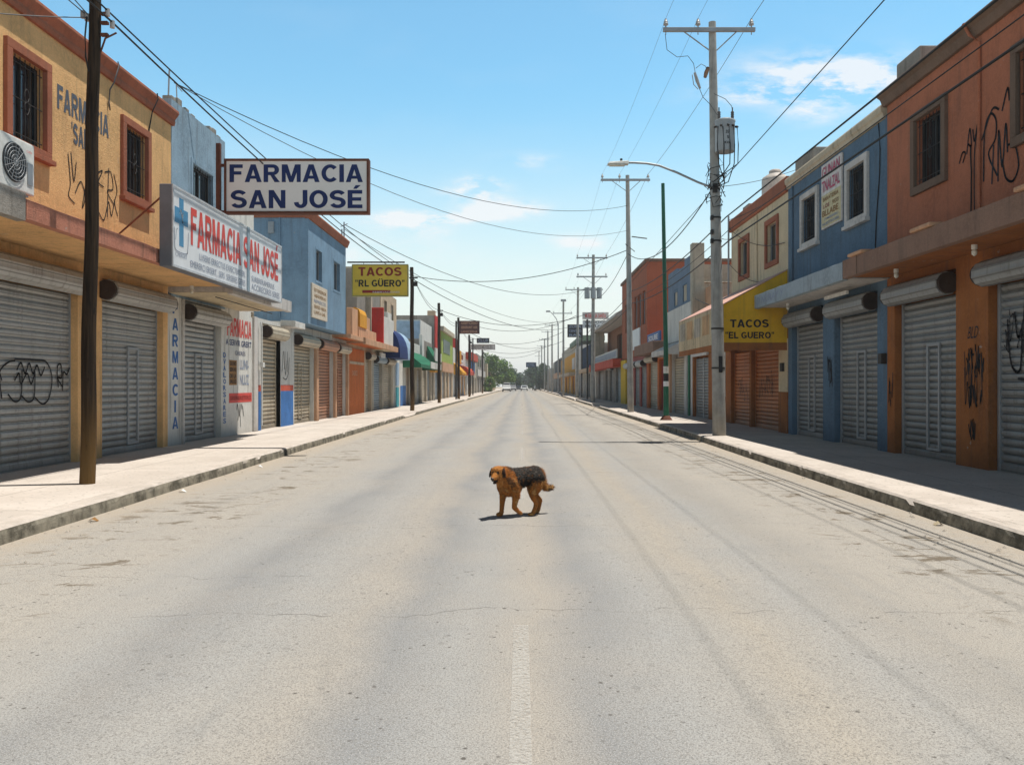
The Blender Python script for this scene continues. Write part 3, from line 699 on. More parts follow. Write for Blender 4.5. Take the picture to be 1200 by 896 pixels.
A.scrawl(13.25, 1.28, [[(.6, .1), (.5, .8), (.9, 1.1), (1.2, 1.15)], [(.9, .2), (1.2, 0), (1.5, .15), (1.55, .9)], [(1.55, .15), (1.85, -.02), (2.15, .12), (2.2, .8)],
     [(2.2, .1), (2.6, -.1), (2.95, .1), (3.1, .7), (2.8, 1.15), (2.2, 1.2), (1.2, 1.2)], [(1.3, .9), (1.5, 1.1), (1.7, .8), (1.9, 1.1), (2.1, .8), (2.3, 1.05), (2.5, .75), (2.7, 1.0)],
     [(1.2, .6), (1.4, .8), (1.5, .5), (1.8, .8), (2.0, .5), (2.2, .85)], [(3.45, .4), (3.4, 1.0), (3.6, 1.1), (3.65, .7), (3.4, .7), (3.7, .4)], [(3.7, .3), (3.75, .85), (3.95, .8), (4.1, 1.0)],
     [(.2, .4), (.35, 1.0), (.6, .6)]], .03, d=-.150, name='graffiti', sc_=.58)
A.scrawl(15.72, 1.45, [[(.05, .9), (.1, .2)], [(.2, .9), (.15, .5), (.3, .2)], [(.3, .9), (.32, .2)], [(.33, .9), (.5, .8), (.35, .55), (.55, .4), (.33, .2)], [(.2, -.1), (.55, -.05)], [(.4, -.1), (.38, -.35)]], .03)
def lamp_fitting(b, y, z, d):
    m = MB(); c = b.P(d, y, z); m.tube([c, c-Vector((0, 0, .07))], .045, 10); f = m.build('lamp_socket', PLASTW, b.root)
    m = MB(); m.tube([c-Vector((0, 0, .07)), c-Vector((0, 0, .1)), c-Vector((0, 0, .15)), c-Vector((0, 0, .175))], [.025, .045, .04, .01], 10); m.build('bulb', BULB, f)
lamp_fitting(A, 19.1, 3.77, .75)
A.box('junction_box', STEEL, 15.82, 15.98, 1.9, 2.05, 0, .05, .01)
MB().tube([A.P(.02, 15.9, 2.05), A.P(.02, 15.9, 3.75)], .014, 6).build('conduit', STEEL, A.root)
for y, pts in ((16.8, [(.17, 7.92), (.2, 7.86), (.12, 7.5), (.05, 7.35), (.03, 7.1), (.04, 6.95), (.03, 7.05)]), (18.62, [(.17, 7.92), (.19, 7.8), (.08, 7.5), (.02, 7.1), (.02, 6.9)])):
    MB().tube([A.P(d, y+.04*math.sin(z*5), z) for d, z in pts], .014, 6).build('loose_cable', ALU if y < 17 else RUBBER, A.root)

# air conditioner on the canopy end
ac = empty('air_conditioner', (-6.85, 11.45, 4.14), 'white air conditioner unit with round fan on the ochre building canopy end', 'air conditioner')
MB().box(-7.13, -6.80, 10.98, 11.90, 4.17, 4.88).build('housing', PLASTW, ac, bevel=.02)
m = MB()
for r_ in (.05, .1, .15, .2, .25): 
    c = Vector((-6.775, 11.42, 4.53)); m.tube([c+Vector((0, math.cos(t*math.pi/12)*r_, math.sin(t*math.pi/12)*r_)) for t in range(25)], .005, 5, caps=False)
for k in range(8):
    t = k*math.pi/8; m.tube([c+Vector((0, math.cos(t)*.26, math.sin(t)*.26)), c-Vector((0, math.cos(t)*.26, math.sin(t)*.26))], .004, 4)
g = m.build('fan_grille', STEEL, ac)
m = MB(); m.tube([(-6.80, 11.42, 4.53), (-6.79, 11.42, 4.53)], .265, 28); m.build('fan', plain('fan_shadow_black', (.03, .035, .04), .6), g)
m = MB(); m.box(-7.1, -7.04, 11.05, 11.1, 4.14, 4.17); m.box(-7.1, -6.84, 11.05, 11.12, 4.14, 4.17); m.box(-7.1, -6.84, 11.74, 11.82, 4.14, 4.17); m.build('foot_rail', STEEL, ac)
put_text(MB(), 'CLIMA', (-6.80, 11.70, 4.74), (0, 1, 0), .13, .03, (1, 0, 0)).build('lettering', REDPT, ac, recalc=False)
m = MB(); m.box(-6.797, -6.79, 11.72, 11.84, 4.3, 4.6); m.build('side_louvre', STEEL, ac)

# ------------------------------------------------------------------ LEFT: white and blue pharmacy shop
B = Bld('pharmacy_shop', 'L', 19.62, 28.75, 'pharmacy with white painted ground floor and faded blue upper wall behind the box sign')
B.wall(19.62, 28.75, .1, 3.62, WHITE, holes=[(20.5, 23.1, .1, 3.6), (26.65, 28.75, .1, 3.5)], name='ground_wall')
B.wall(19.82, 23.4, 3.62, 8.2, BLUEB, holes=[(21.1, 22.45, 4.9, 7.02)], name='upper_wall', bottom=False)
B.wall(23.41, 25.9, 3.62, 6.75, WHITE, name='low_upper_wall', bottom=False, depth=5)
B.window(20.98, 22.57, 4.8, 7.15, BLUEB, fw=.12, bars=8, proud=.02, sill=False)
m = MB()
for y, h in ((19.9, .22), (20.25, .35), (20.7, .18), (21.1, .12), (22.3, .25), (22.55, .3), (22.9, .12)): m.box(B.X(-.02), B.X(-.25), y, y+.22+.1*h, 8.2, 8.2+h*.5)
o = m.build('parapet_block', GREYC, B.root, bevel=.02)
m = MB(); m.tube([B.P(-.1, 20.4, 8.2), B.P(-.1, 20.35, 8.75)], .015, 5); m.tube([B.P(-.1, 19.9, 8.3), B.P(-.1, 19.95, 8.9)], .02, 5); m.tube([B.P(-.1, 20.35, 8.7), B.P(-.1, 20.7, 8.66)], .01, 5)
m.build('roof_rod', STEEL, B.root)
B.shutter(20.62, 22.98, SH_GREY, zt=3.14, wicket=(21.65, 22.1)); B.shutter(26.75, 28.65, SH_TAN, zt=3.05, hd=.15)
B.canopy(19.62, 24.6, 3.64, 3.97, 1.5, PALE, CREAM)
B.box('pilaster', PALE, 20.41, 20.50, .14, 3.6, 0, .05, .008)
B.box('pilaster', PALE, 25.78, 26.15, .14, 3.62, 0, .06, .01)
for a, b in ((26.15, 26.63),): 
    B.box('dado', DADO, a, b, .14, 1.35, 0, .004); B.box('dado_band', DADOR, a, b, 1.35, 1.55, 0, .004)
m = MB(); m.tube([B.P(.09, 26.4, .3), B.P(.09, 26.4, 3.3), B.P(.07, 26.38, 3.5)], .03, 8); m.box(B.X(.06), B.X(.16), 26.3, 26.5, 2.1, 2.25); m.build('conduit', PLASTW, B.root)
for k, ch in enumerate('FARMACIA'):
    put_bold(MB(), ch, B.P(0, 19.87 if ch != 'I' else 19.98, 3.22-.385*k), B.r, .33 if ch != 'I' else .1, .28, B.n).build('lettering', BLUEPT, B.root, recalc=False)
# mural wall
y0 = 23.25
put_bold(MB(), 'FARMACIA', B.P(0, 23.55, 2.92), B.r, 2.12, .52, B.n, .04, .06).build('lettering', REDPT, B.root, recalc=False)
B.text('lettering', 'A SERVIR GRERT', 23.45, 2.66, 2.2, .17, NAVYP, weight=.01)
B.text('lettering', 'GRERES', 24.2, 2.40, .9, .12, NAVYP)
m = MB(); m.box(B.X(0), B.X(.005), 23.72, 24.35, 1.55, 2.25); pm = m.build('mural_panel', BROWNP, B.root)
for q, (wd, z) in enumerate((('GU RO', 2.1), ('SEN AS', 1.93), ('DE LA', 1.75), ('SALUD', 1.60))): B.text('lettering', wd, 23.76, z, .54, .11, BLACKP, d=.005, weight=.02, parent=pm)
B.text('lettering', 'LUNI-', 24.62, 2.0, .8, .28, GREYTX, weight=.02); B.text('lettering', 'NLUZ', 24.62, 1.55, .8, .3, GREYTX, weight=.02)
m = MB(); m.box(B.X(0), B.X(.005), 23.72, 25.7, 1.05, 1.32); o = m.build('mural_band', REDPT, B.root)
B.text('lettering', 'SRERERETERG', 23.8, 1.12, 1.8, .12, MAROON, d=.005, weight=.02, parent=o)
for k, ch in enumerate('DVALORSARES'): B.text('lettering', ch, 23.24, 2.30-.18*k, .22, .14, BLUEPT, weight=.03)
B.scrawl(24.35, .55, [[(0, .3), (.05, .45), (.15, .2), (.1, 0)], [(.2, .45), (.25, .1), (.35, .45), (.45, .3)], [(.3, .1), (.32, -.2)], [(.5, .4), (.6, .1)]], .03)
m = MB(); m.tube([B.P(1.0, 19.9, 3.6), B.P(1.02, 24.3, 3.58)], .012, 6); m.build('soffit_cable', RUBBER, B.root)
lamp_fitting(B, 24.2, 3.62, .5)

# the box sign
sg = empty('box_sign', (-6.5, 19.05, 3.97), 'long white box sign with blue cross and red lettering on the pharmacy canopy edge', 'sign')
Xs = -6.38; ya, yb, za, zb = 15.56, 22.62, 3.72, 5.22
MB().box(-6.62, Xs-.01, ya, yb, za, zb).build('housing', SIGNG, sg, bevel=.01)
fp = MB().box(Xs-.01, Xs, ya+.04, yb-.04, za+.04, zb-.04).build('panel', SIGNW, sg)
m = MB(); 
for a, b, c, d in ((ya, yb, zb-.04, zb), (ya, yb, za, za+.04), (ya, ya+.04, za+.04, zb-.04), (yb-.04, yb, za+.04, zb-.04)): m.box(Xs-.01, Xs+.012, a, b, c, d)
m.build('frame', plain('pale_metal_trim', (.5, .52, .54), .4), sg)
rY = (0, 1, 0); nX = (1, 0, 0)
put_bold(MB(), 'FARMACIA SAN JOSÉ', (Xs, 16.42, 4.25), rY, 5.86, .72, nX, None, .085).build('lettering', REDPT, fp, recalc=False)
put_text(MB(), 'LUSERIS ERRECTUS EXRECTERIS ERI.', (Xs, 16.85, 4.02), rY, 2.8, .13, nX, .0).build('lettering', GREYTX, fp, recalc=False)
put_text(MB(), 'EMERERCI ERSERT, .SERS  SERSERES GERES', (Xs, 16.4, 3.80), rY, 3.25, .15, nX, .0).build('lettering', GREYTX, fp, recalc=False)
put_text(MB(), 'SURERERAMERIUS .', (Xs, 20.1, 4.0), rY, 1.95, .13, nX, .0).build('lettering', GREYTX, fp, recalc=False)
put_text(MB(), 'ACCIRECERES SERES', (Xs, 20.1, 3.80), rY, 2.3, .15, nX, .0).build('lettering', GREYTX, fp, recalc=False)
m = MB(); m.box(Xs, Xs+.02, 19.76, 19.93, za, zb); m.build('joint_strip', plain('strip_grey_blue', (.26, .33, .38), .5), sg)
CROSSB = paint('cross_blue', (.07, .25, .43), .5, .1)
m = MB(); m.box(Xs, Xs+.004, 15.87, 16.07, 4.14, 5.03); m.box(Xs, Xs+.0035, 15.66, 16.28, 4.55, 4.84)
cr = m.build('cross_emblem', CROSSB, fp)
m = MB(); m.ribbon(smooth_path([(0, .42), (.02, .1), (.1, .0), (.55, .0), (.63, .1), (.66, .42)]), Vector((Xs, 15.64, 4.03)), Vector(rY), Vector((0, 0, 1)), .018, Vector((.006, 0, 0)))
m.ribbon(smooth_path([(.16, .42), (.1, .38), (.06, .2)]), Vector((Xs, 15.64, 4.03)), Vector(rY), Vector((0, 0, 1)), .012, Vector((.006, 0, 0)))
m.build('emblem_outline', GREYTX, fp, recalc=False)
m = MB(); m.ribbon(smooth_path([(0, .12), (.06, .2), (.1, .08), (.16, .16), (.12, .0), (.18, -.03)]), Vector((Xs, 15.88, 4.62)), Vector(rY), Vector((0, 0, 1)), .02, Vector((.008, 0, 0)))
m.build('emblem_snake', SIGNW, fp, recalc=False)
put_text(MB(), 'C.MERERT', (Xs, 15.68, 3.93), rY, .55, .07, nX, 0).build('lettering', GREYTX, fp, recalc=False)
for (a, b) in (((-6.6, 15.7, 5.1), (-8.13, 15.2+2.2, 4.3)),):
    m = MB(); m.tube([(-6.6, 15.62, 5.0), (-8.12, 16.95, 4.45)], .018, 6); m.build('stay_rod', RUSTM, sg)

# projecting sign
ps = empty('projecting_sign', (-6.9, 19.4, 4.0), 'large white projecting sign with navy two-line lettering on a rusty post above the box sign', 'sign')
MB().box(-6.97, -6.87, 19.4, 19.5, 4.0, 7.05).build('post', RUSTM, ps, bevel=.01)
m = MB(); m.box(-6.87, -6.68, 19.42, 19.48, 6.52, 6.58); m.box(-6.87, -6.68, 19.42, 19.48, 5.46, 5.52); m.build('bracket', RUSTM, ps)
m = MB(); a, b, c, d = -6.75, -3.47, 5.43, 6.67
for q in ((a, b, d-.05, d), (a, b, c, c+.05), (a, a+.05, c+.05, d-.05), (b-.05, b, c+.05, d-.05)): m.box(q[0], q[1], 19.30, 19.52, q[2], q[3])
m.build('frame', RUSTM, ps, bevel=.006)
PANW = paint('translucent_sign_white', (.82, .80, .76), .5, .03, worn=.06, wc=(.5, .45, .4), scale=2)
pp = MB().box(a+.05, b-.05, 19.33, 19.49, c+.05, d-.05).build('panel', PANW, ps)
put_bold(MB(), 'FARMACIA', (-6.63, 19.33, 6.14), (1, 0, 0), 3.02, .40, (0, -1, 0), .05).build('lettering', NAVYP, pp, recalc=False)
put_bold(MB(), 'SAN JOSÉ', (-6.60, 19.33, 5.55), (1, 0, 0), 2.98, .41, (0, -1, 0), .05).build('lettering', NAVYP, pp, recalc=False)

# ------------------------------------------------------------------ LEFT: blue overhanging building
C_ = Bld('blue_house', 'L', 28.76, 39.5, 'sky blue overhanging building with brown roof edge and small windows past the white pharmacy')
C_.wall(28.76, 39.5, .1, 3.7, WHITE, holes=[(30.5, 33.3, .1, 3.45), (33.75, 36.7, .1, 3.45), (37.05, 39.3, .1, 3.45)], name='ground_wall')
C_.wall(30.1, 36.5, 3.72, 7.45, BLUEC, d=.6, holes=[(31.22, 32.15, 5.4, 6.55), (34.15, 35.3, 5.36, 6.52)], name='upper_wall')
C_.prof('cornice', CORN, [(.5, 7.42), (.66, 7.42), (.70, 7.52), (.76, 7.66), (.74, 7.72), (.5, 7.72)], 30.02, 36.6, bevel=.01)
m = MB().box(C_.X(.58), C_.X(-6), 30.04, 30.2, 7.452, 7.7); m.build('parapet', CORN, C_.root)
for a, b in ((31.14, 32.23), (34.07, 35.38)): C_.window(a, b, 5.3, 6.62, BLUEC, fw=.09, proud=.012, hasbars=False, sill=False, d=.6)
C_.shutter(30.6, 33.2, SH_TAN, zt=3.0, wicket=(31.6, 32.05)); C_.shutter(33.85, 36.6, SH_TERR, zt=3.0, hm=SH_TERR); C_.shutter(37.1, 39.25, SH_TERR, zt=3.0, wicket=(37.9, 38.35), hm=SH_TAN)
C_.box('dado', DADO, 28.78, 30.36, .14, 1.35, 0, .005); C_.box('dado_band', DADOR, 28.78, 30.36, 1.35, 1.55, 0, .005)
for a, b in ((33.36, 33.72), (36.74, 37.0)): C_.box('pilaster', SALMON, a, b, .14, 3.4, 0, .12, .01)
C_.box('pilaster', SALMON, 39.32, 39.5, .14, 3.4, 0, .14, .01)
C_.canopy(36.55, 39.5, 3.55, 3.75, .8, SALMON, ORANGE)
C_.canopy(28.78, 30.08, 3.5, 3.72, .5, WHITE, PALE)
C_.scrawl(28.95, 1.8, [[(0, .2), (.15, .9), (.3, .3)], [(.35, .9), (.4, .1), (.6, .6)], [(.1, .0), (.5, -.05), (.8, .2)], [(.65, .9), (.7, .2), (.9, .7)]], .03)
MB().tube([(-8.55, 30.07, 3.9), (-8.55, 30.07, 7.45)], .03, 6).build('downpipe', BLUEC, C_.root)
MB().box(-8.95, -8.75, 30.03, 30.1, 6.9, 7.3).build('vent_box', STEEL, C_.root)
m = MB(); m.tube([(-7.6, 36.4, 7.7), (-7.6, 36.4, 8.5)], .03, 6); m.tube([(-7.75, 36.4, 8.3), (-7.45, 36.4, 8.42)], .02, 5); m.tube([(-7.7, 36.42, 7.7), (-7.7, 36.42, 8.2)], .03, 6); m.build('service_mast', STEEL, C_.root)
psn = empty('wall_sign', (C_.X(.62), 31.6, 4.0), 'small cream notice board on the street face of the sky blue house', 'sign')
MB().box(C_.X(.60), C_.X(.66), 30.45, 32.8, 3.98, 5.2).build('board', plain('cream_board', (.66, .56, .44), .6), psn, bevel=.005)
for k, (t, wd) in enumerate((('ESTEREEROR', 1.9), ('ABARRERAS', 1.8), ('REFRESCOS', 1.8), ('SERES NERA', 1.9), ('LUNES A SAB', 1.7))):
    put_text(MB(), t, (C_.X(.66), 30.7, 4.93-.2*k), rY, wd, .12, nX, .01).build('lettering', BROWNP if k != 2 else GREYTX, psn, recalc=False)

# tacos projecting sign
ts = empty('tacos_sign', (-7.5, 36.6, 5.35), 'yellow TACOS sign hanging from an iron arm of the sky blue house', 'sign')
MB().box(-7.5, -5.04, 36.57, 36.63, 6.78, 6.84).build('arm', IRON, ts)
m = MB(); m.tube([(-6.8, 36.6, 6.69), (-6.8, 36.6, 6.8)], .012, 5); m.tube([(-5.4, 36.6, 6.69), (-5.4, 36.6, 6.8)], .012, 5); m.build('hanger', IRON, ts)
tp = MB().box(-7.28, -4.90, 36.56, 36.68, 5.36, 6.70).build('panel', SIGNY, ts, bevel=.008)
m = MB()
for q in ((-7.29, -4.89, 6.68, 6.72), (-7.29, -4.89, 5.34, 5.38), (-7.30, -7.26, 5.38, 6.68), (-4.92, -4.88, 5.38, 6.68)): m.box(q[0], q[1], 36.54, 36.7, q[2], q[3])
m.build('frame', plain('olive_frame', (.35, .32, .12), .6), ts)
put_bold(MB(), 'TACOS', (-7.02, 36.56, 6.22), (1, 0, 0), 1.85, .37, (0, -1, 0), .06).build('lettering', MAROON, tp, recalc=False)
put_bold(MB(), '"RL GÜERO"', (-7.16, 36.56, 5.76), (1, 0, 0), 2.12, .29, (0, -1, 0), .035).build('lettering', BLACKP, tp, recalc=False)
m = MB().box(-6.85, -5.65, 36.553, 36.562, 5.49, 5.61); m.build('stripe', MAROON, tp)
put_text(MB(), 'RESERVACIONES', (-6.4, 36.551, 5.49), (1, 0, 0), 1.15, .07, (0, -1, 0), .0).build('lettering', SIGNW, tp, recalc=False)

# ------------------------------------------------------------------ LEFT: the shops further on
D = Bld('orange_shop', 'L', 39.55, 46.2, 'shop with orange ground wall and stepped salmon parapet beyond the yellow projecting sign')
D.wall(39.55, 46.2, .1, 3.6, TAN, holes=[(44.4, 46.0, .1, 3.2)], name='ground_wall')
D.box('painted_wall', ORANGE, 39.7, 43.7, .14, 3.3, 0, .06)
D.shutter(44.5, 45.9, SH_TAN, zt=2.9, rails=False)
D.canopy(39.55, 46.2, 3.45, 3.75, .9, SALMON, ORANGE)
D.box('parapet', SALMON, 39.6, 41.0, 3.75, 5.15, .0, .25, .02); D.box('parapet', SALMON, 41.0, 45.9, 3.75, 4.35, .0, .3, .02)
D.prof('arched_block', ORNG, [(0, 4.36), (.34, 4.36), (.34, 5.0), (.27, 5.2), (.1, 5.3), (0, 5.3)], 41.1, 42.9, bevel=.02)
D.box('parapet', SALMON, 42.9, 44.4, 4.35, 5.0, .0, .22, .02)
D.text('lettering', 'SABROS', 40.6, 2.0, 1.3, .25, SALMON, d=.06); D.box('wall_strip', TAN, 39.9, 43.4, 2.55, 2.68, .06, .09)
BB = Bld('grey_concrete_house', 'L', 43.6, 50.6, 'raw grey concrete upper storey set back behind the salmon parapet', Xw=XL-.3)
BB.wall(43.6, 50.6, 3.8, 7.5, GREYC, holes=[(47.0, 48.2, 5.0, 6.6)], name='upper_wall')
BB.window(46.9, 48.3, 4.9, 6.7, GREYC, fw=.1, proud=.02, hasbars=False, sill=False); BB.box('coping', BEIGEC, 43.6, 50.6, 7.5, 7.6, -7, .05)
BB.box('pilaster', BEIGEC, 46.0, 46.5, 3.8, 7.0, 0, .3)
E = Bld('shutter_shop', 'L', 46.21, 54, 'narrow shop with white parapet panel and red end beside the salmon parapet')
E.wall(46.21, 54, .1, 3.6, BEIGEC, holes=[(46.8, 49.7, .1, 3.0), (50.3, 53.2, .1, 3.0)], name='ground_wall')
E.shutter(46.9, 49.6, SH_BLUE, zt=2.8, rails=False); E.shutter(50.4, 53.1, SH_TAN, zt=2.8, rails=False)
E.canopy(46.21, 54, 3.45, 3.75, .9, SALMON, CREAM)
E.box('parapet_panel', WHITE, 46.5, 50.2, 3.75, 5.3, .2, .6, .02); E.box('parapet_end', REDP, 46.22, 46.48, 3.75, 5.75, -.1, .62, .02)
E.box('parapet_step', WHITE, 49.2, 50.6, 5.3, 5.75, .1, .4, .02)
E.box('shop_board', SIGNW, 47.5, 49, 3.0, 3.35, .2, .3)
F_ = Bld('tan_house', 'L', 50.61, 57, 'tall tan house with two narrow windows above the blue rounded awning', Xw=XL-.25)
F_.wall(50.61, 57, 3.62, 7.25, TAN, holes=[(51.9, 52.8, 5.2, 6.7), (54.6, 55.5, 5.2, 6.7)], name='upper_wall')
for a in (51.8, 54.5): F_.window(a, a+1.1, 5.1, 6.8, TAN, fw=.1, proud=.02, hasbars=False, sill=False)
def awning(b, name, mat, y0, y1, z0, z1, d, kind='slope', val=.25, vm=None):
    if kind == 'slope': pr = [(0, z1), (d, z0+val), (d, z0), (d-.02, z0), (d-.02, z0+val-.03), (0, z1-.05)]
    elif kind == 'barrel': pr = [(0, z1)]+[(d*math.sin(t*math.pi/12), z0+.35+(z1-z0-.35)*math.cos(t*math.pi/12)) for t in range(1, 7)]+[(d, z0), (0, z0)]
    m = MB(); P_ = [(b.X(q), z) for q, z in pr]; n = len(P_); vs_ = [(x, y0, z) for x, z in P_]+[(x, y1, z) for x, z in P_]
    m.add(vs_, [(i, (i+1) % n, n+(i+1) % n, n+i) for i in range(n)])
    if kind == 'barrel': m.add(vs_, [tuple(range(n)), tuple(range(2*n-1, n-1, -1))])
    else:
        for k in (0, n): m.add([vs_[k], vs_[k+1], vs_[k+2], (b.X(0), vs_[k][1], z0+.0)], [(0, 1, 2, 3)])
    return m.build(name, mat, b.root)
NAVYC = paint('navy_canvas', (.007, .025, .12), .8, .15); LBLUE = paint('pale_blue_canvas', (.30, .42, .55), .8, .15); GREENC = paint('green_canvas', (.015, .14, .07), .8, .15)
REDC = paint('red_canvas', (.50, .06, .025), .8, .15); TEAL = paint('teal_paint', (.03, .30, .36), .7, .2)
G = Bld('awning_shop', 'L', 54.01, 59.6, 'shop with blue rounded awning and white wall over a blue base')
G.wall(54.01, 59.6, .1, 3.6, WHITE, holes=[(54.2, 54.9, .1, 2.9)], name='ground_wall', depth=4)
a_ = awning(G, 'awning', NAVYC, 49.9, 53.4, 3.15, 4.95, 1.0, 'barrel'); awning(G, 'awning', LBLUE, 53.4, 55.6, 3.15, 4.95, 1.0, 'barrel')
G.box('dado', DADO, 57.0, 59.6, .14, 1.5, 0, .02); G.box('painted_panel', TEAL, 54.9, 56.3, .14, 1.4, 0, .02); G.box('painted_panel', LBLUE, 54.9, 56.3, 1.5, 3.0, 0, .02)
G.box('parapet', WHITE, 57, 59.6, 3.6, 4.6, -.2, .15, .02)
H = Bld('green_awning_shop', 'L', 59.61, 79, 'low white shop with a wide green awning and dark doorways')
H.wall(59.61, 79, .1, 3.4, BEIGEC, holes=[(60.2, 61.6, .1, 2.8), (62.5, 65, .1, 2.8), (66, 68.5, .1, 2.8), (70, 72.5, .1, 2.8), (73.5, 76, .1, 2.8), (76.8, 78.4, .1, 2.8)], name='ground_wall')
for a, b, mt in ((60.25, 61.55, MAROON), (66.1, 68.4, SH_GREY), (70.1, 72.4, SH_TAN), (73.6, 75.9, SH_BLUE), (76.9, 78.3, SH_BLUE)): H.shutter(a, b, mt, zt=2.75, housing=False, rails=False)
awning(H, 'awning', GREENC, 58.2, 69.5, 2.75, 4.0, 1.25); H.box('valance', WHITE, 64, 72, 2.8, 3.3, 1.26, 1.32)
awning(H, 'awning', GREENC, 73, 77, 3.4, 4.9, .7); H.box('awning_front', WHITE, 73, 78.5, 3.6, 4.4, .6, .72)
H.box('upper_wall', WHITE, 62, 68, 3.41, 4.7, -3, 0, .02); H.box('upper_wall', GREYC, 69, 78, 3.41, 5.3, -4, -.1, .02)
H.box('pilaster', WHITE, 68.2, 69.5, 3.41, 5.6, -.1, .15, .02); H.box('valance', ORNG, 75, 79, 2.7, 3.4, 0, .5, .02)
I = Bld('blue_upper_house', 'L', 70, 78.6, 'small blue upper room with a white street face behind the green awning shop', Xw=XL-.2)
I.wall(70, 78.6, 5.31, 6.9, WHITE, name='upper_wall', depth=3); I.box('side_wall', LBLUE, 69.9, 69.99, 5.31, 6.8, -2.9, -.05)
J = Bld('grey_tall_house', 'L', 79.02, 84, 'tall bare grey side wall with a bright red street edge')
J.wall(79.02, 84, .1, 8.0, GREYC, holes=[(80, 83, .1, 2.8)], name='wall'); J.shutter(80.1, 82.9, SH_BLUE, zt=2.75, housing=False, rails=False); J.box('painted_front', REDP, 79.1, 84, 5.0, 8.02, .0, .1)
J.box('parapet', WHITE, 79.1, 84, 3.2, 5.0, 0, .12)
K = Bld('lime_house', 'L', 86, 100, 'lime green house with one dark square window and a cream roof edge')
K.wall(86, 100, .1, 2.95, TAN, holes=[(87, 90, .1, 2.9), (91, 94, .1, 2.9), (95.5, 98.5, .1, 2.9)], name='ground_wall'); K.wall(86, 100, 2.96, 7.0, LIME, name='wall')
for k, a in enumerate((87.1, 91.1, 95.6)): K.shutter(a, a+2.8, (SH_BLUE, SH_TAN, SH_BLUE)[k], zt=2.85, housing=False, rails=False)
K.box('window', plain('dark_green_glass', (.005, .05, .035), .3), 88, 96, 4.9, 6.3, 0, .03); K.box('cornice', CREAMT, 85.9, 100, 7.0, 7.5, -.3, .25, .03)
K.box('ground_band', SALMON, 86, 100, 2.95, 3.9, 0, .12); K.box('roof_turret', TAN, 87, 89, 7.5, 8.6, -2, -.4, .05); K.box('roof_turret_top', TAN, 87.6, 88.4, 8.6, 9.2, -1.6, -.8, .05)
Lb = Bld('red_awning_house', 'L', 100.5, 128, 'amber and white house with curved red-orange awnings')
Lb.wall(100.5, 128, .1, 6.0, WHITE, holes=[(102, 106, .1, 2.8), (108, 112, .1, 2.8), (114, 118, .1, 2.8), (120, 126, .1, 2.8)], name='wall')
for k, a in enumerate((102.1, 108.1, 114.1, 120.1)): Lb.shutter(a, a+3.8, (SH_GREYR, SH_TAN, ORNG, ORNG)[k], zt=2.75, housing=False, rails=False)
awning(Lb, 'awning', ORNG, 101, 108, 2.8, 4.2, 1.1); awning(Lb, 'awning', REDC, 109, 122, 2.9, 4.1, 1.3, 'barrel')
Lb.box('upper_panel', ORNG, 106, 113, 4.3, 6.0, 0, .1); Lb.box('upper_panel', REDP, 103, 110, 6.0, 7.2, -2, .05); Lb.box('window', GLASS, 114, 117, 4.6, 5.6, 0, .03)
Mb = Bld('blue_front_house', 'L', 129, 152, 'far house with a red fascia over a bright blue panel')
Mb.wall(129, 152, .1, 5.4, BEIGEC, holes=[(131, 136, .1, 2.8), (139, 144, .1, 2.8), (146, 150, .1, 2.8)], name='wall'); Mb.box('painted_panel', DADO, 130, 140, 3.4, 5.2, 0, .4)
Mb.box('fascia', REDC, 122.5, 140, 5.3, 6.3, 0, .9); 
for k, a in enumerate((131.1, 139.1, 146.1)): Mb.shutter(a, a+3.8, (SH_BLUE, SH_TAN, SH_GREY)[k], zt=2.75, housing=False, rails=False)
Nb = Bld('grey_far_house', 'L', 153, 184, 'far grey two-storey house with dim windows')
Nb.wall(153, 184, .1, 7.2, GREYC, holes=[(155, 160, .1, 2.8), (163, 168, .1, 2.8), (172, 178, .1, 2.8)], name='wall'); Nb.box('parapet', PALE, 153, 184, 3.2, 4.4, 0, .2)
for a in (156, 164, 172): Nb.box('window', GLASS, a, a+3, 5.0, 6.4, 0, .03)
for k, a in enumerate((155.1, 163.1, 172.1)): Nb.shutter(a, a+4.8, (SH_TAN, SH_GREY, SH_TAN)[k], zt=2.75, housing=False, rails=False)
Ob = Bld('column_building', 'L', 185, 245, 'long far building with a row of tall tan pilasters')
Ob.wall(185, 245, .1, 5.4, BROWNF, name='wall')
for k in range(6): Ob.box('pilaster', CREAM, 186+k*10.5, 190+k*10.5, .14, 6.2, 0, .5)

# ------------------------------------------------------------------ RIGHT: rust building
Q = Bld('rust_building', 'R', 5, 18.0, 'two-storey rust-red building with brown cornice and orange piers between grey shutters')
wr = [(15.43, 16.81), (12.0, 13.36), (8.4, 9.7)]
gr = [(15.15, 17.65), (11.2, 14.1), (6.5, 10.2)]
Q.wall(5, 18, 3.9, 7.45, RUST, holes=[(a+.15, b-.15, 5.4, 6.7) for a, b in wr], name='upper_wall', bottom=False)
Q.wall(5, 18, .1, 3.9, RUSTG, holes=[(a, b, .1, 3.62) for a, b in gr], name='ground_wall', roof=False)
Q.prof('cornice', BROWNT, [(-.3, 7.42), (.07, 7.42), (.10, 7.48), (.13, 7.56), (.20, 7.61), (.22, 7.66), (.18, 7.70), (-.3, 7.70)], 5, 18.06, bevel=.008)
for a, b in wr: Q.window(a, b, 5.25, 6.84, BROWNT, bars=8, sill=False)
Q.shutter(15.25, 17.55, SH_GREYR, zt=3.2, wicket=(16.05, 16.5)); Q.shutter(11.3, 14.0, SH_GREYR, zt=3.2); Q.shutter(6.6, 10.1, SH_GREYR, zt=3.2)
Q.canopy(5, 17.85, 3.76, 4.16, 1.0, BROWNF, RUSTG)
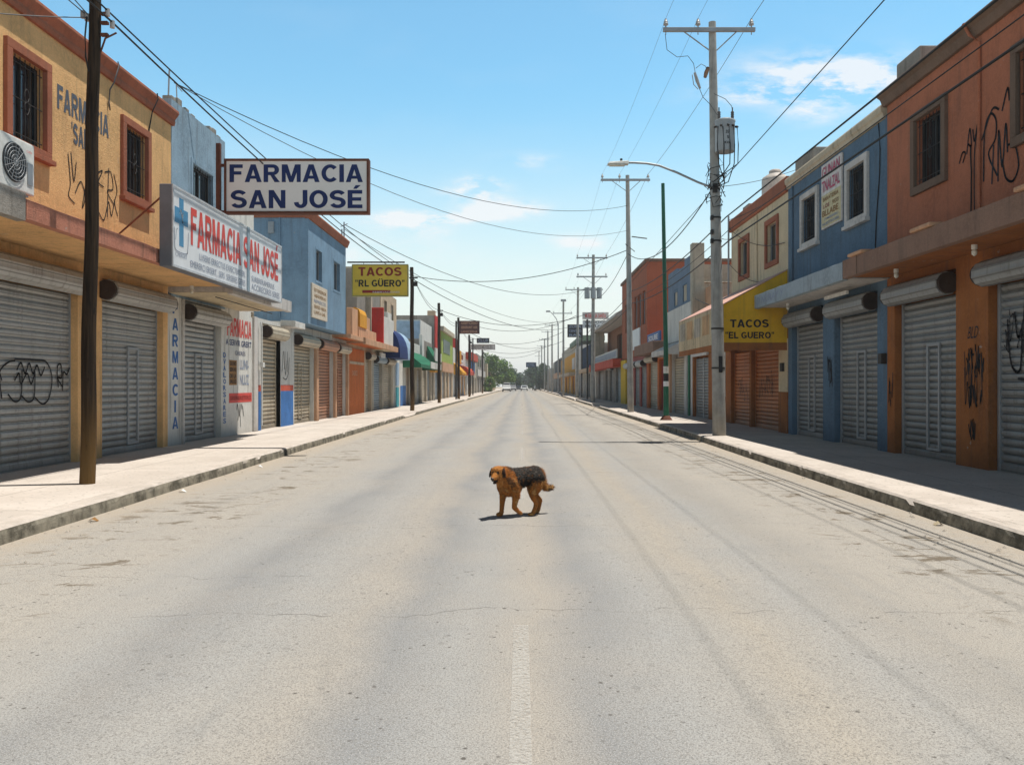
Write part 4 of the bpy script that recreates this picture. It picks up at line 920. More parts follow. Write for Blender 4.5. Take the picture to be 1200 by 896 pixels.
for y in (17.1, 14.3, 11.2): Q.box('downspout_lip', SALMON, y-.35, y+.35, 4.15, 4.22, .78, 1.06, .02)
Q.box('fascia_joint', BROWNT, 17.08, 17.11, 3.77, 4.15, 1.0, 1.012)
MB().tube([Q.P(.03, 14.33, 4.15), Q.P(.03, 14.33, 7.3), Q.P(.15, 14.4, 7.45), Q.P(.23, 14.45, 7.66)], .028, 8).build('downpipe', RUST, Q.root)
MB().tube([Q.P(.02, 14.6+.02*math.sin(z*6), z) for z in (4.3, 4.7, 5.2, 5.5, 5.62)], .012, 5).build('loose_cable', RUBBER, Q.root)
Q.box('roof_block', GREYC, 16.75, 17.8, 7.7, 8.22, -.75, -.1, .03)
Q.scrawl(15.02, 5.35, [[(0, .1), (.1, .25), (.2, .22), (.12, .08)], [(.25, .2), (.35, .6), (.4, .3), (.3, .35)], [(.45, .55), (.5, .35), (.6, .6), (.5, .1), (.5, -.9)], [(.58, .5), (.62, .7)]], .035)
Q.scrawl(14.28, 4.75, [[(.05, .2), (.08, 1.0), (.25, 1.25), (.42, 1.1), (.4, .8), (.2, .6), (.45, .2)], [(0, .9), (.3, 1.3), (.5, 1.25)], [(.48, .1), (.5, .9), (.6, .3), (.7, .95), (.75, .5)], [(.6, 1.2), (.75, 1.5), (.8, 1.3)],
     [(.75, .6), (.95, .55), (1.05, .2), (.9, 0), (.7, .1), (.6, .4)], [(.3, .1), (.35, .7)]], .04)
def rscr(b, y, z, n, w_, h, seed, wd=.028, d=0., parent=None):
    q = random.Random(seed); st = []
    for k in range(n):
        x0 = w_*k/n; st.append([(x0+q.uniform(-.3, .9)*w_/n, h*q.random()) for _ in range(q.randint(3, 6))])
    return b.scrawl(y, z, st, wd, d)
Q.text('graffiti', 'BLD', 14.75, 2.35, .32, .2, GRAF, slant=.3); rscr(Q, 14.82, 1.65, 6, .62, .6, 3, .025); rscr(Q, 14.78, 1.15, 4, .5, .45, 5, .025); rscr(Q, 14.7, .6, 3, .25, .4, 9, .022)
rscr(Q, 17.93, 1.1, 4, .22, .7, 11, .03)
Q.scrawl(13.8, 1.7, [[(0, .9), (.1, .2), (.35, .1), (.4, .8)], [(.2, 1.0), (.3, .6), (.5, .95), (.6, .55), (.8, 1.0)], [(.5, .2), (.8, .1), (1.0, .3), (1.05, .9)], [(.5, .5), (.7, .35), (.9, .6)], [(1.1, .2), (1.4, .1), (1.7, .3), (1.7, .9), (1.2, 1.05)], [(.3, -.05), (1.2, -.1), (1.8, 0)]], .045, d=-.155)
rscr(Q, 13.9, 2.0, 9, 1.9, .8, 77, .02, d=-.150); rscr(Q, 14.84, 1.2, 7, .66, 1.0, 78, .018)
lamp_fitting(Q, 16.2, 3.75, .6); lamp_fitting(Q, 13.4, 3.75, .6)

# ------------------------------------------------------------------ RIGHT: deep blue building
S = Bld('deep_blue_building', 'R', 18.01, 24.7, 'deep blue building with white framed windows either side of a colourful poster board')
wb = [(18.93, 20.24), (22.12, 23.5)]
S.wall(18.01, 24.7, 3.9, 7.25, DBLUE, holes=[(a+.15, b-.15, 5.38, 6.6) for a, b in wb], name='upper_wall', bottom=False)
S.wall(18.01, 24.7, .1, 3.9, DBLUE, holes=[(18.5, 21.05, .1, 3.6), (21.85, 24.35, .1, 3.6)], name='ground_wall', roof=False)
S.prof('cornice', CREAMT, [(-.3, 7.2), (.05, 7.2), (.06, 7.30), (.10, 7.34), (.11, 7.44), (.08, 7.5), (-.3, 7.5)], 18.07, 24.7, bevel=.008)
for a, b in wb: S.window(a, b, 5.25, 6.74, PALE, bars=8)
S.shutter(18.6, 20.95, SH_GREYR, zt=3.2, wicket=(19.5, 19.95)); S.shutter(21.95, 24.25, SH_GREYR, zt=3.2, wicket=(22.9, 23.35))
S.canopy(17.87, 24.62, 3.74, 4.14, 1.0, GBLUEF, PALE)
S.text('lettering', 'D NURAY Y', 24.4, 3.83, 2.5, .2, GREYTX, d=1.0, weight=.02, slant=.2)
S.box('tube_lamp', PLASTW, 19.2, 20.6, 3.60, 3.68, .35, .42, .01); lamp_fitting(S, 22.8, 3.73, .6)
MB().tube([S.P(.03, 24.25, 3.95), S.P(.03, 24.25, 7.2)], .03, 8).build('downpipe', DBLUE, S.root)
MB().tube([S.P(.015, 18.45+.12*math.sin(z*1.7), z) for z in (4.15, 4.6, 5.1, 5.6, 6.1, 6.6, 7.1, 7.3)], .012, 5).build('loose_cable', RUBBER, S.root)
S.box('roof_block', GREYC, 22.9, 24.4, 7.5, 7.95, -.7, -.1, .03)
rscr(S, 21.5, 1.5, 4, .35, .9, 21, .03); S.box('meter_box', IRON, 17.82+.2, 18.2, 2.0, 2.22, .0, .12, .01)
po = empty('poster_board', (S.X(.05), 21.1, 5.5), 'tall poster board with pink lettering between the windows of the deep blue building', 'sign')
MB().box(S.X(.01), S.X(.06), 20.43, 21.80, 5.5, 7.12).build('board', plain('poster_white', (.66, .60, .56), .6), po, bevel=.005)
MB().box(S.X(.06), S.X(.064), 20.46, 21.77, 5.53, 6.34).build('yellow_field', plain('poster_ochre', (.60, .50, .28), .6), po)
PINK = paint('poster_pink', (.50, .06, .13), .6, .1)
for t, y, z, wd, h, mt in (('GUNAN', 21.72, 6.78, 1.2, .27, PINK), ('TNALZAL', 21.72, 6.42, 1.2, .28, PINK), ('BARATERIA', 21.65, 6.18, 1.05, .1, BROWNP), ('LOS', 21.62, 6.0, .4, .1, MAROON), ('PRECIOS', 21.0, 6.0, .42, .1, BROWNP), ('BLLABE', 21.7, 5.80, 1.1, .15, BROWNP), ('JTMEKEEBC', 21.55, 5.68, .95, .07, GREYTX), ('NUESTROSER', 21.7, 5.57, 1.15, .07, GREYTX)):
    put_text(MB(), t, S.P(.066, y, z), S.r, wd, h, S.n, .015).build('lettering', mt, po, recalc=False)

# ------------------------------------------------------------------ RIGHT: cream building with the taco awning
T = Bld('cream_building', 'R', 24.71, 31.4, 'cream building with red-brown roof band over the yellow taco awning')
T.wall(24.71, 31.4, 3.6, 7.2, CREAM, holes=[(25.75, 26.85, 5.35, 6.55), (29.05, 30.15, 5.35, 6.55)], name='upper_wall', bottom=False)
T.wall(24.71, 31.7, .1, 3.6, RUSTG, holes=[(25.6, 28.7, .1, 2.85), (28.95, 31.5, .1, 2.85)], name='ground_wall', roof=False)
T.prof('roof_band', CORN, [(-.3, 7.15), (.05, 7.15), (.10, 7.2), (.10, 7.55), (.05, 7.6), (-.3, 7.6)], 24.71, 31.45, bevel=.01)
for a in (25.6, 28.9): T.window(a, a+1.4, 5.2, 6.7, CORN, fw=.16, proud=.05, hasbars=False, sill=False)
T.shutter(25.75, 28.6, SH_ORNG, zt=2.72, housing=False); T.shutter(29.1, 31.4, SH_ORNG, zt=2.72, housing=False)
rscr(T, 28.2, 1.1, 8, 1.7, .9, 31, .025, d=-.155); rscr(T, 31.0, 1.0, 7, 1.4, .8, 33, .025, d=-.155)
T.box('painted_pier', CREAM, 24.72, 25.56, 1.35, 2.9, 0, .02); T.box('dado', RUSTG, 24.72, 25.56, .14, 1.35, 0, .03)
T.box('wall_box', IRON, 25.0, 25.2, 1.95, 2.2, 0, .1)
MB().tube([T.P(.03, 27.9, 4.9), T.P(.03, 27.9, 7.1)], .02, 6).build('conduit', CREAM, T.root)
m = MB(); m.tube([T.P(.12, 31.35, 3.9), T.P(.12, 31.35, 7.75)], .035, 8); m.build('service_mast', STEEL, T.root)
T.box('roof_block', GREYC, 29.8, 30.6, 7.6, 7.9, -.8, -.2, .03)
for a, b, sg_ in ((T.P(.12, 31.3, 7.3), T.P(.05, 24.9, 5.7), .3), (T.P(.12, 31.3, 6.0), T.P(.05, 25.5, 4.75), .35), (T.P(.12, 31.3, 7.6), T.P(.08, 24.8, 7.2), .1)):
    MB().tube(wire_pts(a, b, sg_), .011, 5).build('loose_cable', RUBBER, T.root)
def awn_panel(mat_side, mat_front, mat_top):
    zf0, zf1, zw = 2.78, 3.87, 4.88; xf = T.X(1.86); xw = T.X(.01); ya, yb = 24.76, 31.7
    m = MB()
    m.add([(xf, ya, zf0), (xw, ya, zf0), (xw, ya, zw), (xf, ya, zf1)], [(0, 1, 2, 3)])
    side = m.build('awning', mat_side, T.root, recalc=False); m = MB(); m.add([(xf, yb, zf0), (xw, yb, zf0), (xw, yb, zw), (xf, yb, zf1)], [(0, 1, 2, 3)]); m.build('end_panel', mat_side, side, recalc=False); side['label'] = 'yellow end panel of the taco awning'
    MB().box(xf, xf-.02, ya, yb, zf0, zf1).build('front_panel', mat_front, side)
    m = MB(); m.add([(xf-.02, ya-.03, zf1+.005), (xf-.02, yb+.03, zf1+.005), (xw, yb+.03, zw+.005), (xw, ya-.03, zw+.005), (xf-.02, ya-.03, zf1+.03), (xf-.02, yb+.03, zf1+.03), (xw, yb+.03, zw+.03), (xw, ya-.03, zw+.03)], [(0, 1, 2, 3), (4, 5, 6, 7), (0, 1, 5, 4), (1, 2, 6, 5), (2, 3, 7, 6), (3, 0, 4, 7)]); m.build('top_sheet', mat_top, side)
    MB().box(xf+.0, xw, ya-.01, ya+.02, zf0-.22, zf0).build('lower_trim', RUSTG, side)
    MB().box(xf-.015, xf+.01, ya+.02, yb, zf0-.18, zf0).build('lower_trim', RUSTG, side)
    MB().box(xf+.05, xw, ya+.05, yb-.05, zf0+.02, zf0+.03).build('underside', RUSTG, side)
    put_bold(MB(), 'TACOS', (xf+.19, ya-.002, 3.22), (1, 0, 0), 1.12, .23, (0, -1, 0), .055).build('lettering', BLACKP, side, recalc=False)
    put_bold(MB(), '"EL GUERO"', (xf+.05, ya-.002, 2.90), (1, 0, 0), 1.42, .19, (0, -1, 0), .045).build('lettering', BLACKP, side, recalc=False)
    for k in range(5):
        m = MB().box(xf-.024, xf-.028, ya+.5+k*1.3, ya+1.5+k*1.3, zf0+.35, zf1-.12); m.build('painted_patch', (PATCHA, PATCHB, PATCHA, PATCHB, PATCHA)[k], side)
PATCHA = stucco('faded_patch_grey', (.46, .40, .32), .4, .9, .1); PATCHB = stucco('faded_patch_orange', (.55, .34, .18), .4, .9, .1)
FADEY = stucco('faded_awning_cream', (.60, .47, .30), .35, .8, .1)
awn_panel(stucco('awning_yellow', (.78, .45, .03), .12, .25, .1), FADEY, paint('pink_awning_top', (.62, .36, .28), .8, .15))
tk = empty('water_tank', (8.3, 28, 7.6), 'pale plastic water tank with a domed lid on the roof of the cream building', 'water tank')
m = MB(); m.tube([(8.3, 28, 7.6), (8.3, 28, 8.25), (8.3, 28, 8.34), (8.3, 28, 8.47), (8.3, 28, 8.50)], [.43, .43, .41, .20, .19], 28); m.build('tank', plain('tank_plastic', (.62, .54, .47), .6), tk)
m = MB(); m.tube([(8.3, 28, 8.5), (8.3, 28, 8.56), (8.3, 28, 8.60)], [.2, .2, .15], 20); m.build('lid', plain('tank_lid', (.55, .47, .41), .6), tk)

# ------------------------------------------------------------------ RIGHT: shops behind the concrete pole
Ua = Bld('terrace_shop', 'R', 31.71, 38.6, 'single-storey shop with double grey shutter and rooftop terrace behind the big concrete pole')
Ua.wall(31.71, 38.6, .1, 3.6, RUSTG, holes=[(32.4, 33.5, 1.2, 2.7), (35.3, 38.4, .1, 3.3)], name='ground_wall')
Ua.window(32.3, 33.6, 1.1, 2.8, PALE, fw=.12, proud=.02, bars=5, sill=False)
Ua.shutter(35.4, 36.8, SH_GREYR, zt=2.72, housing=False); Ua.shutter(36.95, 38.3, SH_GREYR, zt=2.72, housing=False); Ua.box('lintel', PALE, 35.2, 38.4, 2.8, 3.3, 0, .1, .01)
Ua.text('lettering', 'ARTICULOS', 38.2, 2.95, 2.6, .2, GREYTX, d=.1)
Ua.box('terrace_wall', SALMON, 36.0, 38.4, 4.6, 5.9, -.7, -.55); 
m = MB()
for k in range(9): m.tube([Ua.P(-.05, 32+k*.75, 3.7), Ua.P(-.05, 32+k*.75, 4.6)], .015, 5)
m.tube([Ua.P(-.05, 32, 4.6), Ua.P(-.05, 38.2, 4.6)], .02, 6); m.tube([Ua.P(-.05, 38.2, 5.4), Ua.P(-.05, 34, 4.6)], .02, 6); m.build('terrace_railing', IRON, Ua.root)
MBLUE = stucco('dusty_blue_stucco', (.17, .23, .31), .2, .4, .4)
Ub = Bld('blue_stepped_house', 'R', 38.61, 45, 'blue upper house with stepped top and whitewashed band over a tan shutter')
Ub.wall(38.61, 45, .1, 3.6, PALE, holes=[(39.0, 40.0, .1, 3.1), (40.6, 43.8, .1, 3.1)], name='ground_wall', roof=False)
Ub.wall(38.62, 45, 3.6, 7.0, BEIGEC, name='side_wall', depth=7, d=-.05); Ub.wall(38.63, 45, 3.61, 7.2, MBLUE, holes=[(39.9, 40.9, 5.5, 6.3), (42.3, 43.2, 5.5, 6.2)], name='upper_wall', depth=.5)
for a, b in ((39.85, 40.95), (42.25, 43.25)): Ub.window(a, b, 5.45, 6.35, DBLUE, fw=.06, proud=.01, hasbars=False, sill=False, split=False)
Ub.box('painted_band', WHITE, 38.63, 45, 3.7, 5.35, 0, .08, .01)
Ub.box('parapet_step', MBLUE, 38.63, 40.5, 7.2, 7.5, -.3, 0); Ub.box('parapet_step', MBLUE, 42.5, 45, 7.2, 7.35, -.3, 0)
Ub.box('chimney', BEIGEC, 38.4, 38.9, 3.62, 7.95, -.5, .05, .02)
Ub.shutter(40.7, 43.7, SH_TAN, zt=2.9, housing=False); Ub.box('pilaster', SALMON, 43.9, 44.7, .14, 3.3, 0, .1); Ub.box('pilaster', GREENC, 39.1, 39.4, .14, 3.3, 0, .06)
awning(Ub, 'awning', PALE, 40, 45, 3.0, 3.7, .9)
MB().tube([(7.8, 38.58, 6.2), (9.6, 38.58, 6.2)], .03, 6).build('conduit', BEIGEC, Ub.root)
Uc = Bld('low_shop', 'R', 45.01, 52.7, 'low shop with a small blue board between the stepped blue house and the rust block')
Uc.wall(45.01, 52.7, .1, 3.9, ORANGE, holes=[(45.4, 48, .1, 3.0), (48.6, 52, .1, 3.0)], name='wall'); Uc.shutter(45.5, 47.9, MAROON, zt=2.9, housing=False); Uc.shutter(48.7, 51.9, SH_TAN, zt=2.9)
Uc.box('canopy', BROWNF, 45.05, 52.6, 3.3, 3.9, 0, .8, .02); Uc.box('shop_board', BLUEPT, 46.0, 50.5, 3.95, 4.5, .2, .3, .01); Uc.text('lettering', 'SOUBE', 50, 4.07, 3.4, .3, SIGNW, d=.3, weight=.03)
Ud = Bld('rust_block', 'R', 52.71, 65.8, 'tall rust-red block with narrow windows and three pale shutters beyond the green pole')
RBLK = stucco('rust_block_stucco', (.36, .115, .06), .15, .3, .3)
ww = [(53.4, 54.6), (55.2, 56.6), (57.0, 58.4), (62.0, 63.6)]
Ud.wall(52.71, 65.8, 3.5, 9.15, RBLK, holes=[(a, b, 5.4, 7.5) for a, b in ww], name='upper_wall')
for a, b in ww: Ud.window(a-.06, b+.06, 5.34, 7.56, RBLK, fw=.06, proud=.01, hasbars=False, sill=False)
Ud.box('coping', BROWNT, 52.6, 65.9, 9.15, 9.35, -7, .12, .02)
Ud.wall(52.75, 65.8, .1, 3.49, MAROON, d=-.1, holes=[(53.6, 56, .1, 2.9), (56.8, 59.2, .1, 2.9), (60.0, 62.6, .1, 2.9)], name='ground_wall', roof=False)
for a, b in ((53.65, 55.95), (56.85, 59.15), (60.05, 62.55)): Ud.shutter(a, b, SH_GREYR, zt=2.75, d=-.25, hm=PALE)
Ud.box('painted_pier', YELL, 62.8, 65.8, .14, 3.4, -.1, .1)
ns = empty('notice_board', (Ud.X(.1), 57, 4.0), 'blank white board low on the rust-red block', 'sign'); MB().box(Ud.X(.0), Ud.X(.08), 55.5, 59.5, 3.95, 5.3).build('board', SIGNW, ns, bevel=.01)
Ue = Bld('brick_balcony_house', 'R', 66.0, 89, 'brick house with a white balcony balustrade above a red canopy')
BRICK = stucco('brick_wall', (.30, .15, .09), .25, .4, .5)
Ue.wall(66, 89, 3.5, 6.9, BRICK, d=-1.2, holes=[(67.5, 72, 4.0, 6.2), (74, 80, 4.0, 6.2)], name='upper_wall'); Ue.wall(66, 89, .1, 3.5, GREYC, holes=[(66.8, 70, .1, 2.9), (72, 75, .1, 2.9), (77, 79, .1, 2.9), (81, 86, .1, 2.9)], name='ground_wall')
for k, (a, b) in enumerate(((66.9, 69.9), (72.1, 74.9), (81.1, 85.9))): Ue.shutter(a, b, (SH_BLUE, SH_GREYR, SH_GREY)[k], zt=2.85, housing=(k == 1), rails=False)
Ue.box('fascia', REDC, 66, 89, 2.95, 3.6, 0, .7, .02); Ue.box('balustrade', WHITE, 66.1, 86, 3.65, 4.35, .3, .4)
m = MB()
for k in range(24): y = 66.5+k*.8; m.box(Ue.X(.4), Ue.X(.42), y, y+.42, 3.78, 4.22)
m.build('baluster_pattern', GREYTX, Ue.root); Ue.box('balcony_post', BEIGEC, 86.2, 87.8, 3.6, 6.9, -.6, .3)
Ue.prof('gable_roof', PALE, [(-1.2, 6.9), (.5, 6.9), (.5, 7.1), (-1.2, 8.0), (-6, 8.0), (-6, 6.9)], 66, 88.5)
for a, b in ((67.5, 72), (74, 80)): MB().box(Ue.X(-1.42), Ue.X(-1.4), a, b, 4.0, 6.2).build('window', GLASS, Ue.root)
Uf = Bld('navy_front_house', 'R', 89.5, 110, 'house with a blank navy blue upper front')
Uf.wall(89.5, 110, .1, 5.9, WHITE, holes=[(91, 95, .1, 2.9), (97, 101, .1, 2.9), (103, 108, .1, 2.9)], name='wall'); Uf.box('painted_front', NAVY, 91, 110, 3.4, 6.1, 0, .12, .02); Uf.box('canopy', TAN, 89.6, 110, 2.95, 3.35, 0, .9, .02)
for k, a in enumerate((91.1, 97.1, 103.1)): Uf.shutter(a, a+3.8, (SH_GREY, BLACKP, SH_GREYR)[k], zt=2.85, housing=False, rails=False)
Ug = Bld('pale_far_house', 'R', 110.5, 124, 'pale grey far house with a dark top')
Ug.wall(110.5, 124, .1, 6.8, PALE, holes=[(112, 116, .1, 2.9), (118, 122, .1, 2.9)], name='wall'); Ug.box('parapet', plain('dull_green_trim', (.14, .20, .14), .8), 110.5, 135, 7.3, 8.0, -3, .2)
Ug.shutter(112.1, 115.9, SH_GREY, zt=2.85, housing=False, rails=False); Ug.shutter(118.1, 121.9, SH_TAN, zt=2.85, housing=False, rails=False)
Uh = Bld('amber_house', 'R', 124.5, 168, 'amber house with grey top and tan canopy in the distance')
Uh.wall(124.5, 168, .1, 6.3, ORNG, holes=[(126, 132, .1, 2.9), (136, 142, .1, 2.9), (146, 152, .1, 2.9), (156, 163, .1, 2.9)], name='wall'); Uh.wall(124.5, 168, 6.31, 7.8, BEIGEC, name='upper_wall', d=-.1); Uh.box('canopy', TAN, 124.6, 168, 2.95, 3.4, 0, .9)
Uh.box('painted_panel', PALE, 125, 131, 3.9, 5.6, 0, .06)
for k, a in enumerate((126.1, 136.1, 146.1, 156.1)): Uh.shutter(a, a+5.8, (RUSTG, SH_TAN, RUSTG, SH_GREY)[k], zt=2.85, housing=False, rails=False)
Ui = Bld('dark_front_house', 'R', 170, 212, 'far house with a dark front above a pink board')
Ui.wall(170, 212, .1, 7.0, GREYC, holes=[(172, 180, .1, 2.9), (185, 193, .1, 2.9)], name='wall'); Ui.box('painted_front', BLACKP, 172, 196, 4.2, 6.8, 0, .2); Ui.box('shop_board', SALMON, 171, 188, 2.9, 4.0, 0, .8)
Uj = Bld('far_row_house', 'R', 214, 262, 'low dim row house closing the right side of the street')
Uj.wall(214, 262, .1, 5.6, GREYC, name='wall')
for k in range(6): Uj.box('pilaster', (PALE, TAN)[k % 2], 216+k*8, 218+k*8, .14, 5.9, 0, .5)

# ------------------------------------------------------------------ far signs
def far_sign(name, x0, x1, y, z0, z1, mat, label, lines, tm, post=None, h0=.14):
    e = empty(name, (post if post is not None else (x0+x1)/2, y+.1, h0), label, 'sign')
    b = MB().box(x0, x1, y, y+.18, z0, z1).build('panel', mat, e, bevel=.02)
    MB().tube([(post, y+.25, h0), (post, y+.25, z1)], .09, 10).build('post', IRON, e)
    n = len(lines)
    for k, t in enumerate(lines):
        H = (z1-z0)/n; put_text(MB(), t, (x0+(x1-x0)*.1, y, z1-H*(k+.82)), (1, 0, 0), (x1-x0)*.8, H*.6, (0, -1, 0), .02).build('lettering', tm, b, recalc=False)
    return e
far_sign('street_sign', -6.3, -4.25, 85, 6.65, 7.95, SIGNB, 'brown projecting sign with pale three-line lettering over the left pavement', ['GISITCIGO', 'SERERUNT AER', 'LANECERNA'], SALMON, -6.6)
far_sign('street_sign', -7.6, -3.8, 120, 6.5, 7.3, PALE, 'long pale grey sign below a small black one, far left', ['TORRES MUEBLES'], GREYC, -7.3)
far_sign('street_sign', -6.35, -4.6, 119, 7.4, 8.1, BLACKP, 'small black sign just above the long pale grey one', ['CLUB'], GREYTX, -6.9)
far_sign('street_sign', 6.0, 8.6, 85, 8.1, 8.8, PALE, 'long sign with red lettering high over the right pavement', ['MUEBLERIA SANTA'], REDPT, 6.5)
far_sign('street_sign', 6.05, 8.6, 85.4, 7.25, 8.05, SIGNW, 'white board with dark lettering right under the long red lettered sign', ['CREDITOS', 'FACILES 2'], BLACKP, 6.95)
far_sign('street_sign', 5.3, 7.1, 100, 7.15, 8.65, BLACKP, 'square black sign with grey lettering left of the red lettered one', ['ZONA', 'CENTRO', 'BAR'], GREYTX, 7.0)
far_sign('street_sign', .9, 3.2, 205, 5.8, 7.0, NAVY, 'tiny dark blue sign at the far end of the street', ['HOTEL'], GREYTX, 3.3)

# ------------------------------------------------------------------ poles
def wood_pole(x0, x1, y, h, r0, r1, label):
    e = empty('wooden_pole', (x0, y, .14), label, 'utility pole', 'wooden utility poles along the left pavement')
    n = 24; m = MB(); pts = [Vector((x0+(x1-x0)*k/n+.012*math.sin(k*.7), y, .1+(h-.1)*k/n)) for k in range(n+1)]
    m.tube(pts, [r0+(r1-r0)*k/n for k in range(n+1)], 14); m.build('shaft', WOODP, e)
    return e
P1 = wood_pole(-6.22, -6.10, 12.2, 7.9, .105, .075, 'thick dark wooden pole nearest on the left pavement beside the ochre building')
p1 = lambda x, z, y=12.2: Vector((x, y, z))
m = MB()
for z in (6.85, 6.55, 6.72): m.box(-6.02, -5.92, 12.17, 12.23, z-.02, z+.02)
m.tube([(-6.03, 12.2, 6.3), (-5.96, 12.2, 6.5), (-5.8, 12.2, 6.58)], .014, 5); m.build('bracket', RUSTM, P1)
for x, z in ((-5.93, 6.87), (-5.86, 6.70), (-6.22, 6.8), (-6.28, 6.84)):
    MB().tube([(x, 12.2, z-.05), (x, 12.2, z+.05)], .035, 8).build('insulator', CERAM, P1)
m = MB(); m.tube([(-6.19, 12.13, 6.78), (-6.2, 12.1, 6.5), (-6.19, 12.1, 6.2), (-6.16, 12.12, 6.0)], .012, 5); m.build('hanging_cable', RUBBER, P1)
wp = [(-6.06, 47, 8.03, .12, .10), (-6.57, 67.5, 8.03, .13, .11), (-6.56, 88, 8.5, .14, .12), (-6.38, 103, 7.6, .14, .12), (-6.9, 148, 8.0, .16, .14)]
lab = ['dark wooden pole on the left pavement just right of the yellow TACOS sign', 'second dark wooden pole past the yellow TACOS sign, before the lime house', 'dark wooden pole standing in front of the brown projecting sign', 'dark wooden pole before the red fascia and blue panel', 'thin dark wooden pole farthest down the left pavement, under the small black sign']
for (x, y, h, a, b), l in zip(wp, lab):
    e = wood_pole(x, x-.02, y, h, a, b, l)
    m = MB(); m.box(x-.16, x+.3, y-.03, y+.03, h-.62, h-.55); m.box(x+.1, x+.3, y-.12, y, h-1.05, h-.8); br = m.build('bracket', IRON, e)

def cross_pole(x, y, h, lean, r0, r1, label, arms=(0,), armw=2.56, trans=None, cx=-.13, detail=True):
    e = empty('concrete_pole', (x, y, .14), label, 'utility pole', 'concrete utility poles along the right pavement')
    n = 16; m = MB(); m.tube([(x+lean*k/n, y, .1+(h-.1)*k/n) for k in range(n+1)], [r0+(r1-r0)*k/n for k in range(n+1)], 20); sh = m.build('shaft', CPOLE, e)
    for dz in arms:
        za = h-.28-dz; xc = x+lean*(za/h)+cx; ya = y-r1-.07
        MB().box(xc-armw/2, xc+armw/2, ya-.05, ya+.05, za-.055, za+.055).build('crossarm', STEEL, e, bevel=.006)
        if detail:
            m = MB(); px_ = x+lean
            m.tube([(xc-armw*.27, ya+.02, za-.05), (px_-r1, ya+.06, za-.55)], .018, 6); m.tube([(xc+armw*.3, ya+.02, za-.05), (px_+r1, ya+.06, za-.55)], .018, 6); m.build('brace', STEEL, e)
        for f in ((-.47, -.12, .46) if dz == 0 else (-.45, .45)):
            m = MB(); X_ = xc+armw*f; m.tube([(X_, ya, za+.05), (X_, ya, za+.12), (X_, ya, za+.13), (X_, ya, za+.17), (X_, ya, za+.18), (X_, ya, za+.22), (X_, ya, za+.23), (X_, ya, za+.30)], [.02, .02, .07, .07, .045, .065, .045, .03], 12)
            m.tube([(X_, ya, za-.14), (X_, ya, za-.05)], .014, 6); m.build('insulator', CERAM, e)
    return e
BIG = cross_pole(5.52, 23.9, 11.7, -.2, .19, .10, 'big concrete pole with transformer and street lamp arm in front of the taco awning')
bx = lambda z: 5.52-.2*z/11.7
# transformer
m = MB(); zc = 8.55; X0 = 5.60
TGREY = paint('transformer_grey', (.34, .36, .37), .5, .08, worn=.25, wc=(.2, .12, .06))
m.tube([(X0, 23.58, 7.98), (X0, 23.58, 8.02), (X0, 23.58, 8.76), (X0, 23.58, 8.80)], [.26, .27, .27, .28], 28); tr = m.build('transformer', TGREY, BIG)
m = MB(); m.tube([(X0, 23.58, 8.80), (X0, 23.58, 8.84), (X0, 23.58, 8.88)], [.285, .285, .2], 28); m.build('transformer_lid', TGREY, tr)
for dx in (-.17, .2):
    m = MB(); m.tube([(X0+dx, 23.55, 8.85+.03*k) for k in range(9)], [.05 if k % 2 else .035 for k in range(9)], 10); m.tube([(X0+dx, 23.55, 9.1), (X0+dx, 23.55, 9.2)], .018, 6); m.build('bushing', plain('brown_bushing', (.10, .08, .07), .4), tr)
for dx in (-.27, .27, -.15, .02, .15):
    m = MB(); y_ = 23.58-math.sqrt(max(0, .27**2-min(.26, abs(dx))**2)); m.tube([(X0+dx, y_, 8.66), (X0+dx*1.15, y_-.05, 8.64), (X0+dx*1.2, y_-.08, 8.63)], [.03, .035, .02], 8); m.build('terminal', IRON, tr)
put_text(MB(), '37', (X0-.04, 23.306, 8.42), (1, 0, 0), .11, .09, (0, -1, 0), .02).build('lettering', BLACKP, tr, recalc=False)
put_text(MB(), '5', (X0-.01, 23.306, 8.28), (1, 0, 0), .06, .08, (0, -1, 0), .02).build('lettering', BLACKP, tr, recalc=False)
put_text(MB(), 'KVA', (X0-.07, 23.306, 8.14), (1, 0, 0), .17, .07, (0, -1, 0), .02).build('lettering', BLACKP, tr, recalc=False)
m = MB(); m.box(X0-.1, X0+.1, 23.80, 23.86, 8.1, 8.2); m.box(X0-.12, X0+.1, 23.78, 23.86, 8.6, 8.7); m.build('mounting_bracket', STEEL, BIG)
# cut-out fuse
m = MB(); m.tube([(5.16, 23.7, 10.35), (5.10, 23.65, 10.2), (5.06, 23.62, 10.06)], [.05, .06, .045], 8); m.build('cutout_fuse', plain('brown_porcelain', (.20, .10, .05), .4), BIG)
m = MB(); m.tube([(4.77, 23.6, 10.18), (4.84, 23.6, 9.95), (4.92, 23.6, 9.74)], [.035, .05, .03], 8); m.tube([(4.70, 23.6, 10.12), (4.74, 23.6, 9.85), (4.86, 23.6, 9.72)], .012, 5); m.build('surge_arrester', CERAM, BIG)
for k, pts in enumerate(([(3.98, 23.75, 11.3), (4.02, 23.7, 10.85), (4.3, 23.7, 10.65), (4.6, 23.7, 10.68), (4.75, 23.65, 10.45), (4.78, 23.6, 10.2)], [(4.8, 23.6, 10.3), (4.95, 23.6, 10.42), (5.08, 23.62, 10.36), (5.12, 23.65, 10.2)],
              [(4.9, 23.6, 9.74), (5.0, 23.6, 9.5), (5.2, 23.6, 9.3), (5.4, 23.6, 9.0), (5.43, 23.55, 9.1)], [(5.3, 23.6, 9.6), (5.62, 23.6, 9.45), (5.78, 23.57, 9.25), (5.8, 23.55, 9.15)])):
    MB().tube(pts, .009, 5).build('jumper_cable', ALU, BIG)
q = random.Random(5)
